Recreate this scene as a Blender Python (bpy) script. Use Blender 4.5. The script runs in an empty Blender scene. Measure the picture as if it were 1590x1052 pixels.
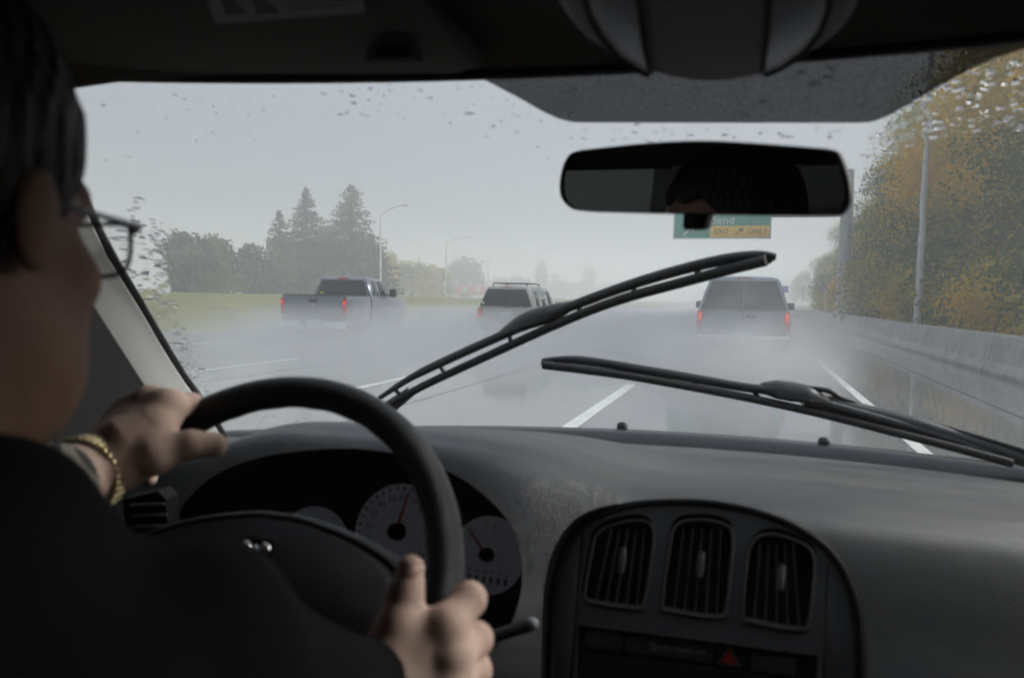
import bpy, bmesh, math, random
import numpy as np
from mathutils import Vector, Matrix

# ---------------------------------------------------------------- camera
SC = bpy.context.scene
COL = SC.collection
F = 1150.0                                   # focal length in photo pixels (1590 wide)
CAMP = np.array([0.0, 0.0, 1.36])            # between the front seats, 1.36 m above the road


def _cv(px, py):
    return np.array([(px - 795.0) / F, -(py - 526.0) / F, 1.0])


_v = _cv(1164, 470); _v /= np.linalg.norm(_v)          # vanishing point of the road
_n = np.cross(_v, _cv(485, 455)); _n /= np.linalg.norm(_n)
if _n[1] < 0: _n = -_n
_x = np.cross(_v, _n)
if _x[0] < 0: _x = -_x
MC = np.array([_x, _v, _n])                  # world = MC @ (right, up, forward)


def ray(px, py): return MC @ _cv(px, py)
def atY(px, py, Y): d = ray(px, py); return CAMP + d * (Y / d[1])
def atX(px, py, X): d = ray(px, py); return CAMP + d * (X / d[0])
def atZ(px, py, z): d = ray(px, py); return CAMP + d * ((z - CAMP[2]) / d[2])
def atD(px, py, D): return CAMP + ray(px, py) * D
def atP(px, py, p0, n):
    d = ray(px, py); n = np.asarray(n, float)
    return CAMP + d * (np.dot(np.asarray(p0) - CAMP, n) / np.dot(d, n))


cam = bpy.data.cameras.new('camera')
cam.sensor_width = 36.0
cam.lens = 36.0 * F / 1590.0
cam.clip_start = 0.02
cam.clip_end = 6000.0
cam.dof.use_dof = True
cam.dof.focus_distance = 3.2
cam.dof.aperture_fstop = 5.6
camo = bpy.data.objects.new('camera', cam)
COL.objects.link(camo)
camo.matrix_world = Matrix([[MC[i][0], MC[i][1], -MC[i][2], CAMP[i]] for i in range(3)] + [[0, 0, 0, 1]])
SC.camera = camo

# ---------------------------------------------------------------- sky, sun, exposure
W = bpy.data.worlds.new('World'); SC.world = W; W.use_nodes = True
SUN_EL, SUN_AZ = math.radians(27), math.radians(56)     # azimuth clockwise from +Y
nt = W.node_tree; nt.nodes.clear()
n_out = nt.nodes.new('ShaderNodeOutputWorld'); n_bg = nt.nodes.new('ShaderNodeBackground')
n_sky = nt.nodes.new('ShaderNodeTexSky'); n_sky.sky_type = 'NISHITA'; n_sky.sun_disc = False
n_sky.sun_elevation = SUN_EL; n_sky.sun_rotation = SUN_AZ
n_sky.dust_density = 6.0; n_sky.air_density = 1.0
n_hs = nt.nodes.new('ShaderNodeHueSaturation'); n_hs.inputs['Saturation'].default_value = 0.18
n_mx = nt.nodes.new('ShaderNodeMix'); n_mx.data_type = 'RGBA'; n_mx.inputs['Factor'].default_value = 0.85
n_mx.inputs['B'].default_value = (4.2, 4.65, 5.45, 1)      # overcast layer: the standard overcast sky, horizon one third of the zenith
n_bg.inputs['Strength'].default_value = 0.06
L = nt.links.new
n_tc = nt.nodes.new('ShaderNodeTexCoord'); n_sx = nt.nodes.new('ShaderNodeSeparateXYZ')
n_cl = nt.nodes.new('ShaderNodeClamp'); n_ma = nt.nodes.new('ShaderNodeMath'); n_ma.operation = 'MULTIPLY_ADD'
n_ma.inputs[1].default_value = 2 / 3; n_ma.inputs[2].default_value = 1 / 3           # (1 + 2 sin h) / 3
n_vm = nt.nodes.new('ShaderNodeVectorMath'); n_vm.operation = 'SCALE'; n_vm.inputs[0].default_value = n_mx.inputs['B'].default_value[:3]
L(n_tc.outputs['Generated'], n_sx.inputs[0]); L(n_sx.outputs[2], n_cl.inputs[0]); L(n_cl.outputs[0], n_ma.inputs[0]); L(n_ma.outputs[0], n_vm.inputs['Scale']); L(n_vm.outputs[0], n_mx.inputs['B'])
L(n_sky.outputs[0], n_hs.inputs['Color']); L(n_hs.outputs[0], n_mx.inputs['A'])
L(n_mx.outputs['Result'], n_bg.inputs[0]); L(n_bg.outputs[0], n_out.inputs[0])

sun = bpy.data.lights.new('sun', 'SUN'); sun.energy = 1.5; sun.angle = math.radians(32); sun.color = (1.0, 0.97, 0.93)
suno = bpy.data.objects.new('sun', sun); COL.objects.link(suno)
_sd = Vector((math.sin(SUN_AZ) * math.cos(SUN_EL), math.cos(SUN_AZ) * math.cos(SUN_EL), math.sin(SUN_EL)))
suno.rotation_euler = _sd.to_track_quat('Z', 'Y').to_euler()
suno.location = (0, 0, 30)

SC.view_settings.view_transform = 'Standard'; SC.view_settings.look = 'None'
SC.view_settings.exposure = 1.55; SC.view_settings.gamma = 1.0; SC.view_settings.use_curve_mapping = False
SC.render.engine = 'CYCLES'
cy = SC.cycles
cy.use_denoising = True; cy.use_adaptive_sampling = True; cy.adaptive_threshold = 0.04; cy.adaptive_min_samples = 24
try: cy.denoiser = 'OPENIMAGEDENOISE'
except Exception: pass
cy.max_bounces = 8; cy.diffuse_bounces = 3; cy.glossy_bounces = 3; cy.transmission_bounces = 6
cy.transparent_max_bounces = 24; cy.volume_bounces = 1
cy.volume_step_rate = 1.0; cy.volume_max_steps = 256
cy.sample_clamp_indirect = 6.0; cy.caustics_refractive = True; cy.caustics_reflective = False

# ---------------------------------------------------------------- helpers
RNG = random.Random(7)
WM = {}


def mat(name, col, rough=0.6, metal=0.0, spec=0.5, var=0.0, vscale=8.0, bump=0.0, bscale=60.0, col2=None, coat=0.0, emit=None, estr=0.0, sheen=0.0, stretch=None):
    m = bpy.data.materials.new(name); m.use_nodes = True
    t = m.node_tree; b = t.nodes['Principled BSDF']
    b.inputs['Base Color'].default_value = (*col, 1); b.inputs['Roughness'].default_value = rough
    b.inputs['Metallic'].default_value = metal; b.inputs['Specular IOR Level'].default_value = spec
    b.inputs['Coat Weight'].default_value = coat; b.inputs['Sheen Weight'].default_value = sheen
    if emit:
        b.inputs['Emission Color'].default_value = (*emit, 1); b.inputs['Emission Strength'].default_value = estr
    tc = t.nodes.new('ShaderNodeTexCoord'); src = tc.outputs['Object']
    if stretch:
        mp = t.nodes.new('ShaderNodeMapping'); mp.inputs['Scale'].default_value = stretch
        t.links.new(src, mp.inputs[0]); src = mp.outputs[0]
    if var > 0 or col2:
        nz = t.nodes.new('ShaderNodeTexNoise'); nz.inputs['Scale'].default_value = vscale; nz.inputs['Detail'].default_value = 6
        t.links.new(src, nz.inputs['Vector'])
        rp = t.nodes.new('ShaderNodeValToRGB')
        c2 = col2 or tuple(min(1, c * (1 + var)) for c in col); c1 = col if col2 else tuple(c * (1 - var) for c in col)
        rp.color_ramp.elements[0].position = 0.32; rp.color_ramp.elements[0].color = (*c1, 1)
        rp.color_ramp.elements[1].position = 0.68; rp.color_ramp.elements[1].color = (*c2, 1)
        t.links.new(nz.outputs['Fac'], rp.inputs[0]); t.links.new(rp.outputs[0], b.inputs['Base Color'])
    if bump > 0:
        n2 = t.nodes.new('ShaderNodeTexNoise'); n2.inputs['Scale'].default_value = bscale; n2.inputs['Detail'].default_value = 4
        bp = t.nodes.new('ShaderNodeBump'); bp.inputs['Strength'].default_value = bump; bp.inputs['Distance'].default_value = 0.01
        t.links.new(src, n2.inputs['Vector']); t.links.new(n2.outputs['Fac'], bp.inputs['Height'])
        t.links.new(bp.outputs[0], b.inputs['Normal'])
    return m


def tag(o, label=None, cat=None, group=None, kind=None):
    if label: o['label'] = label
    if cat: o['category'] = cat
    if group: o['group'] = group
    if kind: o['kind'] = kind
    return o


def empty(name, loc=(0, 0, 0), rz=0.0, parent=None):
    o = bpy.data.objects.new(name, None); COL.objects.link(o)
    o.location = loc; o.rotation_euler = (0, 0, rz); o.empty_display_size = 0.1
    WM[o.name] = Matrix.Translation(Vector(loc)) @ Matrix.Rotation(rz, 4, 'Z')
    if parent: o.parent = parent
    return o


def link(name, me, m, parent=None, smooth=False, local=True, angle=None):
    o = bpy.data.objects.new(name, me); COL.objects.link(o)
    if m is not None:
        for mm in (m if isinstance(m, (list, tuple)) else [m]): me.materials.append(mm)
    if smooth: me.shade_smooth()
    if angle is not None:
        me.shade_smooth()
        try: me.set_sharp_from_angle(angle=math.radians(angle))
        except Exception: pass
    if parent is not None:
        o.parent = parent
        if not local and parent.name in WM:
            o.matrix_parent_inverse = WM[parent.name].inverted()
    return o


def mk(name, verts, faces, m, parent=None, smooth=False, local=True, angle=None):
    me = bpy.data.meshes.new(name)
    me.from_pydata([tuple(float(c) for c in v) for v in verts], [], [tuple(int(i) for i in f) for f in faces]); me.update()
    return link(name, me, m, parent, smooth, local, angle)


def bmfix(bm):
    bmesh.ops.recalc_face_normals(bm, faces=bm.faces)
    return bm


class MB:
    """collects shapes into ONE mesh"""
    def __init__(s): s.v = []; s.f = []; s.mi = []
    def add(s, v, f, mi=0):
        o = len(s.v); s.v += [tuple(float(c) for c in p) for p in v]; s.f += [tuple(i + o for i in q) for q in f]; s.mi += [mi] * len(f); return s
    def box(s, c, d, R=None, mi=0):
        v = [];
        for sx in (-1, 1):
            for sy in (-1, 1):
                for sz in (-1, 1):
                    p = Vector((sx * d[0] / 2, sy * d[1] / 2, sz * d[2] / 2))
                    if R is not None: p = R @ p
                    v.append(tuple(p + Vector(c)))
        return s.add(v, [(0, 1, 3, 2), (4, 6, 7, 5), (0, 4, 5, 1), (2, 3, 7, 6), (0, 2, 6, 4), (1, 5, 7, 3)], mi)
    def prism(s, poly, off, mi=0):
        n = len(poly); off = np.asarray(off, float)
        v = [np.asarray(p, float) for p in poly] + [np.asarray(p, float) + off for p in poly]
        f = [tuple(range(n)), tuple(range(2 * n - 1, n - 1, -1))] + [(i, (i + 1) % n + 0, (i + 1) % n + n, i + n)[::-1] for i in range(n)]
        return s.add(v, f, mi)
    def tube(s, pts, r, n=10, mi=0, cap=True, flat=1.0, up=(0, 0, 1)):
        pts = [np.asarray(p, float) for p in pts]; k = len(pts)
        rr = r if isinstance(r, (list, tuple, np.ndarray)) else [r] * k
        v = []; ux = None
        for i, p in enumerate(pts):
            t = pts[min(i + 1, k - 1)] - pts[max(i - 1, 0)]; t = t / (np.linalg.norm(t) + 1e-12)
            if ux is None:
                a = np.asarray(up, float)
                if abs(np.dot(a, t)) > 0.95: a = np.array([1.0, 0, 0])
                ux = np.cross(t, a)
            ux = ux - t * np.dot(ux, t); ux /= np.linalg.norm(ux) + 1e-12
            uy = np.cross(t, ux)
            for j in range(n):
                a = 2 * math.pi * j / n
                v.append(p + ux * math.cos(a) * rr[i] + uy * math.sin(a) * rr[i] * flat)
        f = []
        for i in range(k - 1):
            for j in range(n):
                f.append((i * n + j, i * n + (j + 1) % n, (i + 1) * n + (j + 1) % n, (i + 1) * n + j))
        if cap:
            f.append(tuple(range(n))[::-1]); f.append(tuple(range((k - 1) * n, k * n)))
        return s.add(v, f, mi)
    def loft(s, secs, closed=True, cap=True, mi=0):
        k = len(secs); n = len(secs[0]); v = [p for q in secs for p in q]; f = []
        for i in range(k - 1):
            for j in range(n if closed else n - 1):
                f.append((i * n + j, i * n + (j + 1) % n, (i + 1) * n + (j + 1) % n, (i + 1) * n + j))
        if cap and closed:
            f.append(tuple(range(n))[::-1]); f.append(tuple(range((k - 1) * n, k * n)))
        return s.add(v, f, mi)
    def lathe(s, prof, c=(0, 0, 0), ax='Z', n=24, mi=0):
        v = []; k = len(prof)
        for (r, h) in prof:
            for j in range(n):
                a = 2 * math.pi * j / n; x, y = r * math.cos(a), r * math.sin(a)
                p = {'Z': (x, y, h), 'Y': (x, h, y), 'X': (h, x, y)}[ax]
                v.append((p[0] + c[0], p[1] + c[1], p[2] + c[2]))
        f = []
        for i in range(k - 1):
            for j in range(n): f.append((i * n + j, i * n + (j + 1) % n, (i + 1) * n + (j + 1) % n, (i + 1) * n + j))
        f.append(tuple(range(n))[::-1]); f.append(tuple(range((k - 1) * n, k * n)))
        return s.add(v, f, mi)
    def mesh(s, name, bevel=0.0, seg=2, ang=40):
        me = bpy.data.meshes.new(name); me.from_pydata(s.v, [], s.f); me.update()
        for p, mi in zip(me.polygons, s.mi): p.material_index = mi
        bm = bmesh.new(); bm.from_mesh(me)
        bmesh.ops.recalc_face_normals(bm, faces=bm.faces)
        if bevel > 0:
            es = [e for e in bm.edges if len(e.link_faces) == 2 and e.calc_face_angle(0) > math.radians(ang)]
            bmesh.ops.bevel(bm, geom=es, offset=bevel, segments=seg, affect='EDGES', clamp_overlap=True, profile=0.5)
        bm.to_mesh(me); bm.free()
        return me
    def build(s, name, m, parent=None, bevel=0.0, seg=2, smooth=False, local=True, angle=None, ang=40):
        if bevel > 0 and angle is None: angle = 50
        return link(name, s.mesh(name, bevel, seg, ang), m, parent, smooth, local, angle)


def catmull(pts, n=6, closed=False):
    P = [np.asarray(p, float) for p in pts]; k = len(P); out = []
    rng = range(k) if closed else range(k - 1)
    for i in rng:
        if closed: a, b, c, d = P[(i - 1) % k], P[i], P[(i + 1) % k], P[(i + 2) % k]
        else: a, b, c, d = P[max(i - 1, 0)], P[i], P[i + 1], P[min(i + 2, k - 1)]
        for j in range(n):
            t = j / n
            out.append(0.5 * ((2 * b) + (-a + c) * t + (2 * a - 5 * b + 4 * c - d) * t * t + (-a + 3 * b - 3 * c + d) * t ** 3))
    if not closed: out.append(P[-1])
    return out


# ---- signed distance modelling + surface nets (for the driver)
def sd_cone(P, a, b, ra, rb):
    a = np.asarray(a, float); b = np.asarray(b, float); ab = b - a
    t = np.clip(((P - a) @ ab) / (ab @ ab + 1e-12), 0, 1)
    return np.linalg.norm(P - a - t[..., None] * ab, axis=-1) - (ra + (rb - ra) * t)


def sd_ell(P, c, r, R=None):
    q = P - np.asarray(c, float)
    if R is not None: q = q @ R
    r = np.asarray(r, float)
    k0 = np.linalg.norm(q / r, axis=-1); k1 = np.linalg.norm(q / (r * r), axis=-1) + 1e-9
    return k0 * (k0 - 1) / k1


def smin(a, b, k):
    h = np.clip(0.5 + 0.5 * (b - a) / k, 0, 1)
    return b + (a - b) * h - k * h * (1 - h)


def surfnets(fn, lo, hi, h):
    lo = np.asarray(lo, float); hi = np.asarray(hi, float)
    n = np.ceil((hi - lo) / h).astype(int) + 1
    ax = [lo[i] + h * np.arange(n[i]) for i in range(3)]
    G = np.stack(np.meshgrid(*ax, indexing='ij'), -1)
    D = np.empty(G.shape[:3])
    for i in range(0, n[0], 24): D[i:i + 24] = fn(G[i:i + 24])
    S = D < 0
    c = [(i, j, k) for i in (0, 1) for j in (0, 1) for k in (0, 1)]
    def sl(A, o): return A[o[0]:A.shape[0] - 1 + o[0], o[1]:A.shape[1] - 1 + o[1], o[2]:A.shape[2] - 1 + o[2]]
    cnt = sum(sl(S, o).astype(np.int8) for o in c)
    act = (cnt > 0) & (cnt < 8)
    idx = -np.ones(act.shape, int); ii = np.argwhere(act); idx[act] = np.arange(len(ii))
    acc = np.zeros((len(ii), 3)); num = np.zeros(len(ii))
    for a in c:
        for d in range(3):
            if a[d] == 0:
                b = list(a); b[d] = 1; b = tuple(b)
                da = sl(D, a)[act]; db = sl(D, b)[act]; m = (da < 0) != (db < 0)
                t = np.where(m, da / np.where(m, da - db, 1), 0)
                p = np.array(a, float)[None] + np.zeros((len(ii), 3)); p[:, d] += t
                acc[m] += p[m]; num[m] += 1
    V = lo + h * (ii + acc / num[:, None])
    faces = []
    for d in range(3):
        e, g = [(1, 2), (2, 0), (0, 1)][d]
        A = [slice(None)] * 3; B = [slice(None)] * 3
        A[d] = slice(0, -1); B[d] = slice(1, None)
        sa = S[tuple(A)]; sb = S[tuple(B)]
        ch = np.argwhere(sa != sb)
        ok = (ch[:, e] > 0) & (ch[:, g] > 0) & (ch[:, e] < act.shape[e]) & (ch[:, g] < act.shape[g]); ch = ch[ok]
        def I(oe, og):
            q = ch.copy(); q[:, e] += oe; q[:, g] += og
            return idx[q[:, 0], q[:, 1], q[:, 2]]
        q = np.stack([I(-1, -1), I(0, -1), I(0, 0), I(-1, 0)], 1)
        fl = ~sa[ch[:, 0], ch[:, 1], ch[:, 2]]
        q[fl] = q[fl][:, ::-1]
        faces.append(q)
    Fc = np.concatenate(faces)
    return V, Fc[(Fc >= 0).all(1)]


def text_mesh(s, size=1.0):
    cu = bpy.data.curves.new('t', 'FONT'); cu.body = s; cu.size = size; cu.align_x = 'CENTER'; cu.align_y = 'CENTER'; cu.resolution_u = 2
    o = bpy.data.objects.new('t', cu); COL.objects.link(o)
    dg = bpy.context.evaluated_depsgraph_get(); dg.update()
    me = bpy.data.meshes.new_from_object(o.evaluated_get(dg))
    v = [tuple(x.co) for x in me.vertices]; f = [tuple(p.vertices) for p in me.polygons]
    bpy.data.objects.remove(o); bpy.data.curves.remove(cu); bpy.data.meshes.remove(me)
    return v, f


def put_text(mb, s, size, o, u, w, off=0.0, bold=0.0, mi=0, sx=1.0):
    """flat lettering laid on the plane (o, u right, w up)"""
    v, f = text_mesh(s, size); o = np.asarray(o, float); u = np.asarray(u, float); w = np.asarray(w, float)
    nrm = np.cross(u, w)
    mb.add([o + u * p[0] * sx + w * p[1] + nrm * off for p in v], f, mi)

# ================================================================ the road and the land
def asphalt():
    m = mat('wet_asphalt', (0.05, 0.051, 0.052), 0.3, spec=0.5)
    t = m.node_tree; b = t.nodes['Principled BSDF']
    tc = t.nodes.new('ShaderNodeTexCoord')
    mp = t.nodes.new('ShaderNodeMapping'); mp.inputs['Scale'].default_value = (1.1, 0.05, 1)
    n = t.nodes.new('ShaderNodeTexNoise'); n.inputs['Scale'].default_value = 1.0; n.inputs['Detail'].default_value = 8
    n2 = t.nodes.new('ShaderNodeTexNoise'); n2.inputs['Scale'].default_value = 0.35; n2.inputs['Detail'].default_value = 6
    t.links.new(tc.outputs['Object'], mp.inputs[0]); t.links.new(mp.outputs[0], n.inputs['Vector']); t.links.new(tc.outputs['Object'], n2.inputs['Vector'])
    mr = t.nodes.new('ShaderNodeMapRange'); mr.inputs['From Min'].default_value = 0.3; mr.inputs['From Max'].default_value = 0.7
    mr.inputs['To Min'].default_value = 0.02; mr.inputs['To Max'].default_value = 0.11
    t.links.new(n.outputs['Fac'], mr.inputs['Value']); t.links.new(mr.outputs[0], b.inputs['Roughness'])
    rp = t.nodes.new('ShaderNodeValToRGB'); rp.color_ramp.elements[0].color = (0.20, 0.202, 0.204, 1); rp.color_ramp.elements[1].color = (0.35, 0.35, 0.343, 1)
    mx = t.nodes.new('ShaderNodeMath'); mx.operation = 'MULTIPLY_ADD'; mx.inputs[1].default_value = 0.6
    ad = t.nodes.new('ShaderNodeMath'); ad.operation = 'MULTIPLY'; ad.inputs[1].default_value = 0.4
    t.links.new(n2.outputs['Fac'], ad.inputs[0]); t.links.new(n.outputs['Fac'], mx.inputs[0]); t.links.new(ad.outputs[0], mx.inputs[2])
    t.links.new(mx.outputs[0], rp.inputs[0])
    # the lane we drive in is newer, darker asphalt; the lanes beside it are worn concrete
    sx = t.nodes.new('ShaderNodeSeparateXYZ'); gt = t.nodes.new('ShaderNodeMath'); gt.operation = 'GREATER_THAN'; gt.inputs[1].default_value = -1.70
    t.links.new(tc.outputs['Object'], sx.inputs[0]); t.links.new(sx.outputs[0], gt.inputs[0])
    dk = t.nodes.new('ShaderNodeMix'); dk.data_type = 'RGBA'; dk.blend_type = 'MULTIPLY'; dk.inputs['B'].default_value = (0.74, 0.75, 0.78, 1)
    t.links.new(gt.outputs[0], dk.inputs['Factor']); t.links.new(rp.outputs[0], dk.inputs['A'])
    t.links.new(dk.outputs['Result'], b.inputs['Base Color'])
    return m


M_ASPH = asphalt()
M_PAINT = mat('road_paint', (0.72, 0.72, 0.69), 0.4, var=0.18, vscale=7, bump=0.2, bscale=90)
M_GRASS = mat('field_grass', (0.10, 0.11, 0.022), 0.9, col2=(0.21, 0.19, 0.06), vscale=0.35, bump=0.6, bscale=6)
M_CONC = mat('wet_concrete', (0.27, 0.27, 0.26), 0.55, col2=(0.42, 0.42, 0.40), vscale=2.6, bump=0.5, bscale=22)


def ground_h(x, y):
    z = -0.06
    if x < -17.2:
        t = min(1, (-17.2 - x) / 17); t = t * t * (3 - 2 * t); z += 1.2 * t
        z += 0.12 * math.sin(x * 0.21) * math.sin(y * 0.13) * t
    if x > 5.3:
        t = min(1, (x - 5.3) / 9); z += 0.9 * t * t * (3 - 2 * t)
    return z


gx = [-1500, -700, -300, -150, -90, -70, -55, -45, -38, -33, -29, -26, -23.5, -21, -19, -17.2, -8, 0, 5.3, 6.5, 8, 10, 12, 15, 20, 40, 150, 600, 1500]
gy = [-1500, -300, -60] + [-20 + 8 * i for i in range(36)] + [300, 360, 450, 600, 900, 1500]
gv = [(x, y, ground_h(x, y)) for y in gy for x in gx]; nx = len(gx)
gf = [(j * nx + i, j * nx + i + 1, (j + 1) * nx + i + 1, (j + 1) * nx + i) for j in range(len(gy) - 1) for i in range(nx - 1)]
tag(mk('ground', gv, gf, M_GRASS, smooth=True), kind='structure')
ROAD = tag(mk('road', [(-17.3, -80, 0), (5.4, -80, 0), (5.4, 1200, 0), (-17.3, 1200, 0)], [(0, 1, 2, 3)], M_ASPH), kind='structure')


def strip(name, x0, x1, y0, y1, label=None):
    return mk(name, [(x0, y0, 0.004), (x1, y0, 0.004), (x1, y1, 0.004), (x0, y1, 0.004)], [(0, 1, 2, 3)], M_PAINT, ROAD)


strip('edge_line', 1.54, 1.67, -60, 600)
strip('edge_line', -13.55, -13.41, -60, 600)
for k in range(-1, 18):                                   # dashed lane lines: 3 m dash in a 12 m rhythm
    strip('lane_dash', -1.85, -1.69, 7.25 + 18.3 * k, 11.95 + 18.3 * k)
    strip('lane_dash', -5.44, -5.29, 7.4 + 18.3 * k, 11.5 + 18.3 * k)
    strip('lane_dash', -8.90, -8.75, 9.2 + 18.3 * k, 13.1 + 18.3 * k)
# tar-sealed joints in the concrete lanes
M_TAR = mat('tar_seam', (0.022, 0.022, 0.023), 0.25)
for x in (-4.05, -7.7, 3.3):
    mk('tar_seam', [(x - .012, -40, 0.003), (x + .012, -40, 0.003), (x + .012, 300, 0.003), (x - .012, 300, 0.003)], [(0, 1, 2, 3)], M_TAR, ROAD)

# ---------------------------------------------------------------- concrete barrier, 6 m lengths
prof = [(-.31, 0), (-.31, .08), (-.20, .26), (-.10, .80), (-.07, .83), (.07, .83), (.10, .80), (.20, .26), (.31, .08), (.31, 0)]
secs = [[(px_, y, pz) for px_, pz in prof] for y in np.linspace(0.012, 5.988, 7)]
bme = MB().loft(secs).mesh('barrier_section', 0.012, 2, 30)
bme.materials.append(M_CONC)
for k in range(-1, 24):
    o = bpy.data.objects.new('concrete_barrier', bme); COL.objects.link(o); o.location = (5.05, 6 * k, -0.002)
    tag(o, 'weathered grey concrete barrier section edging the shoulder below the autumn trees', 'barrier', 'concrete barrier sections along the right shoulder')

# ================================================================ trees
def leaf_mat(name, c1, c2, rough=0.7):
    m = mat(name, c1, rough, col2=c2, vscale=1.3, spec=0.2)
    t = m.node_tree; b = t.nodes['Principled BSDF']; o = [n for n in t.nodes if n.type == 'OUTPUT_MATERIAL'][0]
    tl = t.nodes.new('ShaderNodeBsdfTranslucent'); mx = t.nodes.new('ShaderNodeMixShader'); mx.inputs[0].default_value = 0.55
    t.links.new(b.inputs['Base Color'].links[0].from_socket, tl.inputs[0])
    t.links.new(b.outputs[0], mx.inputs[1]); t.links.new(tl.outputs[0], mx.inputs[2]); t.links.new(mx.outputs[0], o.inputs['Surface'])
    return m


M_BARK = mat('bark', (0.055, 0.045, 0.035), 0.9, var=0.4, vscale=6, bump=0.8, bscale=20)
M_YEL = leaf_mat('yellow_leaves', (0.60, 0.36, 0.010), (0.88, 0.56, 0.025))
M_OLI = leaf_mat('olive_leaves', (0.32, 0.27, 0.020), (0.50, 0.40, 0.045))
M_GRN = leaf_mat('green_leaves', (0.065, 0.115, 0.018), (0.14, 0.19, 0.036))
M_DGR = leaf_mat('dark_leaves', (0.018, 0.028, 0.013), (0.04, 0.055, 0.022))
M_CON = leaf_mat('fir_needles', (0.012, 0.024, 0.014), (0.03, 0.045, 0.024))
M_GRY = leaf_mat('grey_brown_leaves', (0.05, 0.042, 0.03), (0.08, 0.07, 0.045))


def crown_mesh(name, seed, blobs, n_clump, per, leaf, clump_r, pick):
    """leaf-sized quads in clumps through the crown's volume; pick(z01, rnd) -> material index"""
    r = np.random.default_rng(seed)
    cen = []
    vol = np.array([b[3] * b[4] * b[5] for b in blobs]); vol = vol / vol.sum()
    zs = [b[2] - b[5] for b in blobs] + [b[2] + b[5] for b in blobs]; z0, z1 = min(zs), max(zs)
    for _ in range(n_clump):
        b = blobs[r.choice(len(blobs), p=vol)]
        d = r.normal(size=3); d /= np.linalg.norm(d); rad = r.uniform(0.25, 1.0) ** 0.45
        rad *= 1 + 0.13 * math.sin(5 * d[0] + seed) * math.sin(4 * d[2] + 2 * seed) + 0.09 * r.normal()
        cen.append(np.array(b[:3]) + d * rad * np.array(b[3:6]))
    cen = np.array(cen); N = n_clump * per
    c = np.repeat(cen, per, 0) + r.normal(size=(N, 3)) * clump_r * np.array([1, 1, .7])
    u = r.normal(size=(N, 3)); u /= np.linalg.norm(u, axis=1)[:, None]
    w = np.cross(u, r.normal(size=(N, 3))); w /= np.linalg.norm(w, axis=1)[:, None]
    s = leaf * r.uniform(0.6, 1.35, (N, 1))
    V = np.stack([c - u * s, c - w * s * .62, c + u * s, c + w * s * .62], 1).reshape(-1, 3)
    me = bpy.data.meshes.new(name)
    me.vertices.add(4 * N); me.vertices.foreach_set('co', V.ravel())
    me.loops.add(4 * N); me.loops.foreach_set('vertex_index', np.arange(4 * N, dtype=np.int32))
    me.polygons.add(N); me.polygons.foreach_set('loop_start', np.arange(0, 4 * N, 4, dtype=np.int32))
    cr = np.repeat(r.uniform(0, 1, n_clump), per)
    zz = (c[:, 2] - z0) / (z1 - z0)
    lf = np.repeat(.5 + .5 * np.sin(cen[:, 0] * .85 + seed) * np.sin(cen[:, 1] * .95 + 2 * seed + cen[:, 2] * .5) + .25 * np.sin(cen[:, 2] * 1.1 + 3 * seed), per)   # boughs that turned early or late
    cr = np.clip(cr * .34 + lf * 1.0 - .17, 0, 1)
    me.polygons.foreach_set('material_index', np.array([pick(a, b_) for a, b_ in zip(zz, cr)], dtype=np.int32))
    me.update(calc_edges=True); me.validate()
    return me


def trunk_mesh(seed, h, r0, limbs=7, lean=0.3, spread=2.0):
    rr = random.Random(seed); mb = MB()
    pts = [(lean * math.sin(i * .5) * i / 6, lean * math.cos(i * .7 + seed) * i / 8, h * i / 7) for i in range(8)]
    pts[0] = (0, 0, -0.3)
    mb.tube(pts, [r0 * (1.15 - i * .14) for i in range(8)], 9)
    for k in range(limbs):
        i = rr.randint(2, 6); p = np.array(pts[i]); a = rr.uniform(0, 6.28); L_ = spread * rr.uniform(.6, 1.2)
        q = [p, p + np.array([math.cos(a) * L_ * .4, math.sin(a) * L_ * .4, L_ * .35]), p + np.array([math.cos(a) * L_, math.sin(a) * L_, L_ * .9])]
        mb.tube(q, [r0 * .45, r0 * .3, r0 * .08], 6)
    return mb


def place_tree(name, loc, me, mats, trunk, label, cat, group, rz=0.0, sc=1.0):
    e = empty(name, (loc[0], loc[1], loc[2]), rz); e.scale = (sc, sc, sc)
    tag(e, label, cat, group)
    if not me.materials:
        for m in mats: me.materials.append(m)
    o = bpy.data.objects.new('crown', me); COL.objects.link(o); o.parent = e
    tm = trunk if not isinstance(trunk, MB) else trunk.mesh('trunk')
    if not tm.materials: tm.materials.append(M_BARK)
    o2 = bpy.data.objects.new('trunk', tm); COL.objects.link(o2); o2.parent = e
    return e


def gz(x, y): return ground_h(x, y) - 0.02


# right-hand autumn wood behind the barrier
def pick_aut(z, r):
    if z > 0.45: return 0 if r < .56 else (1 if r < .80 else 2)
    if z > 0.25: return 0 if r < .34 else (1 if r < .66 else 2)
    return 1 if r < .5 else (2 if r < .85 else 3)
def pick_grn(z, r):
    if z > 0.6: return 0 if r < .14 else (1 if r < .5 else 2)
    return 1 if r < .35 else (2 if r < .7 else 3)


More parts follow.
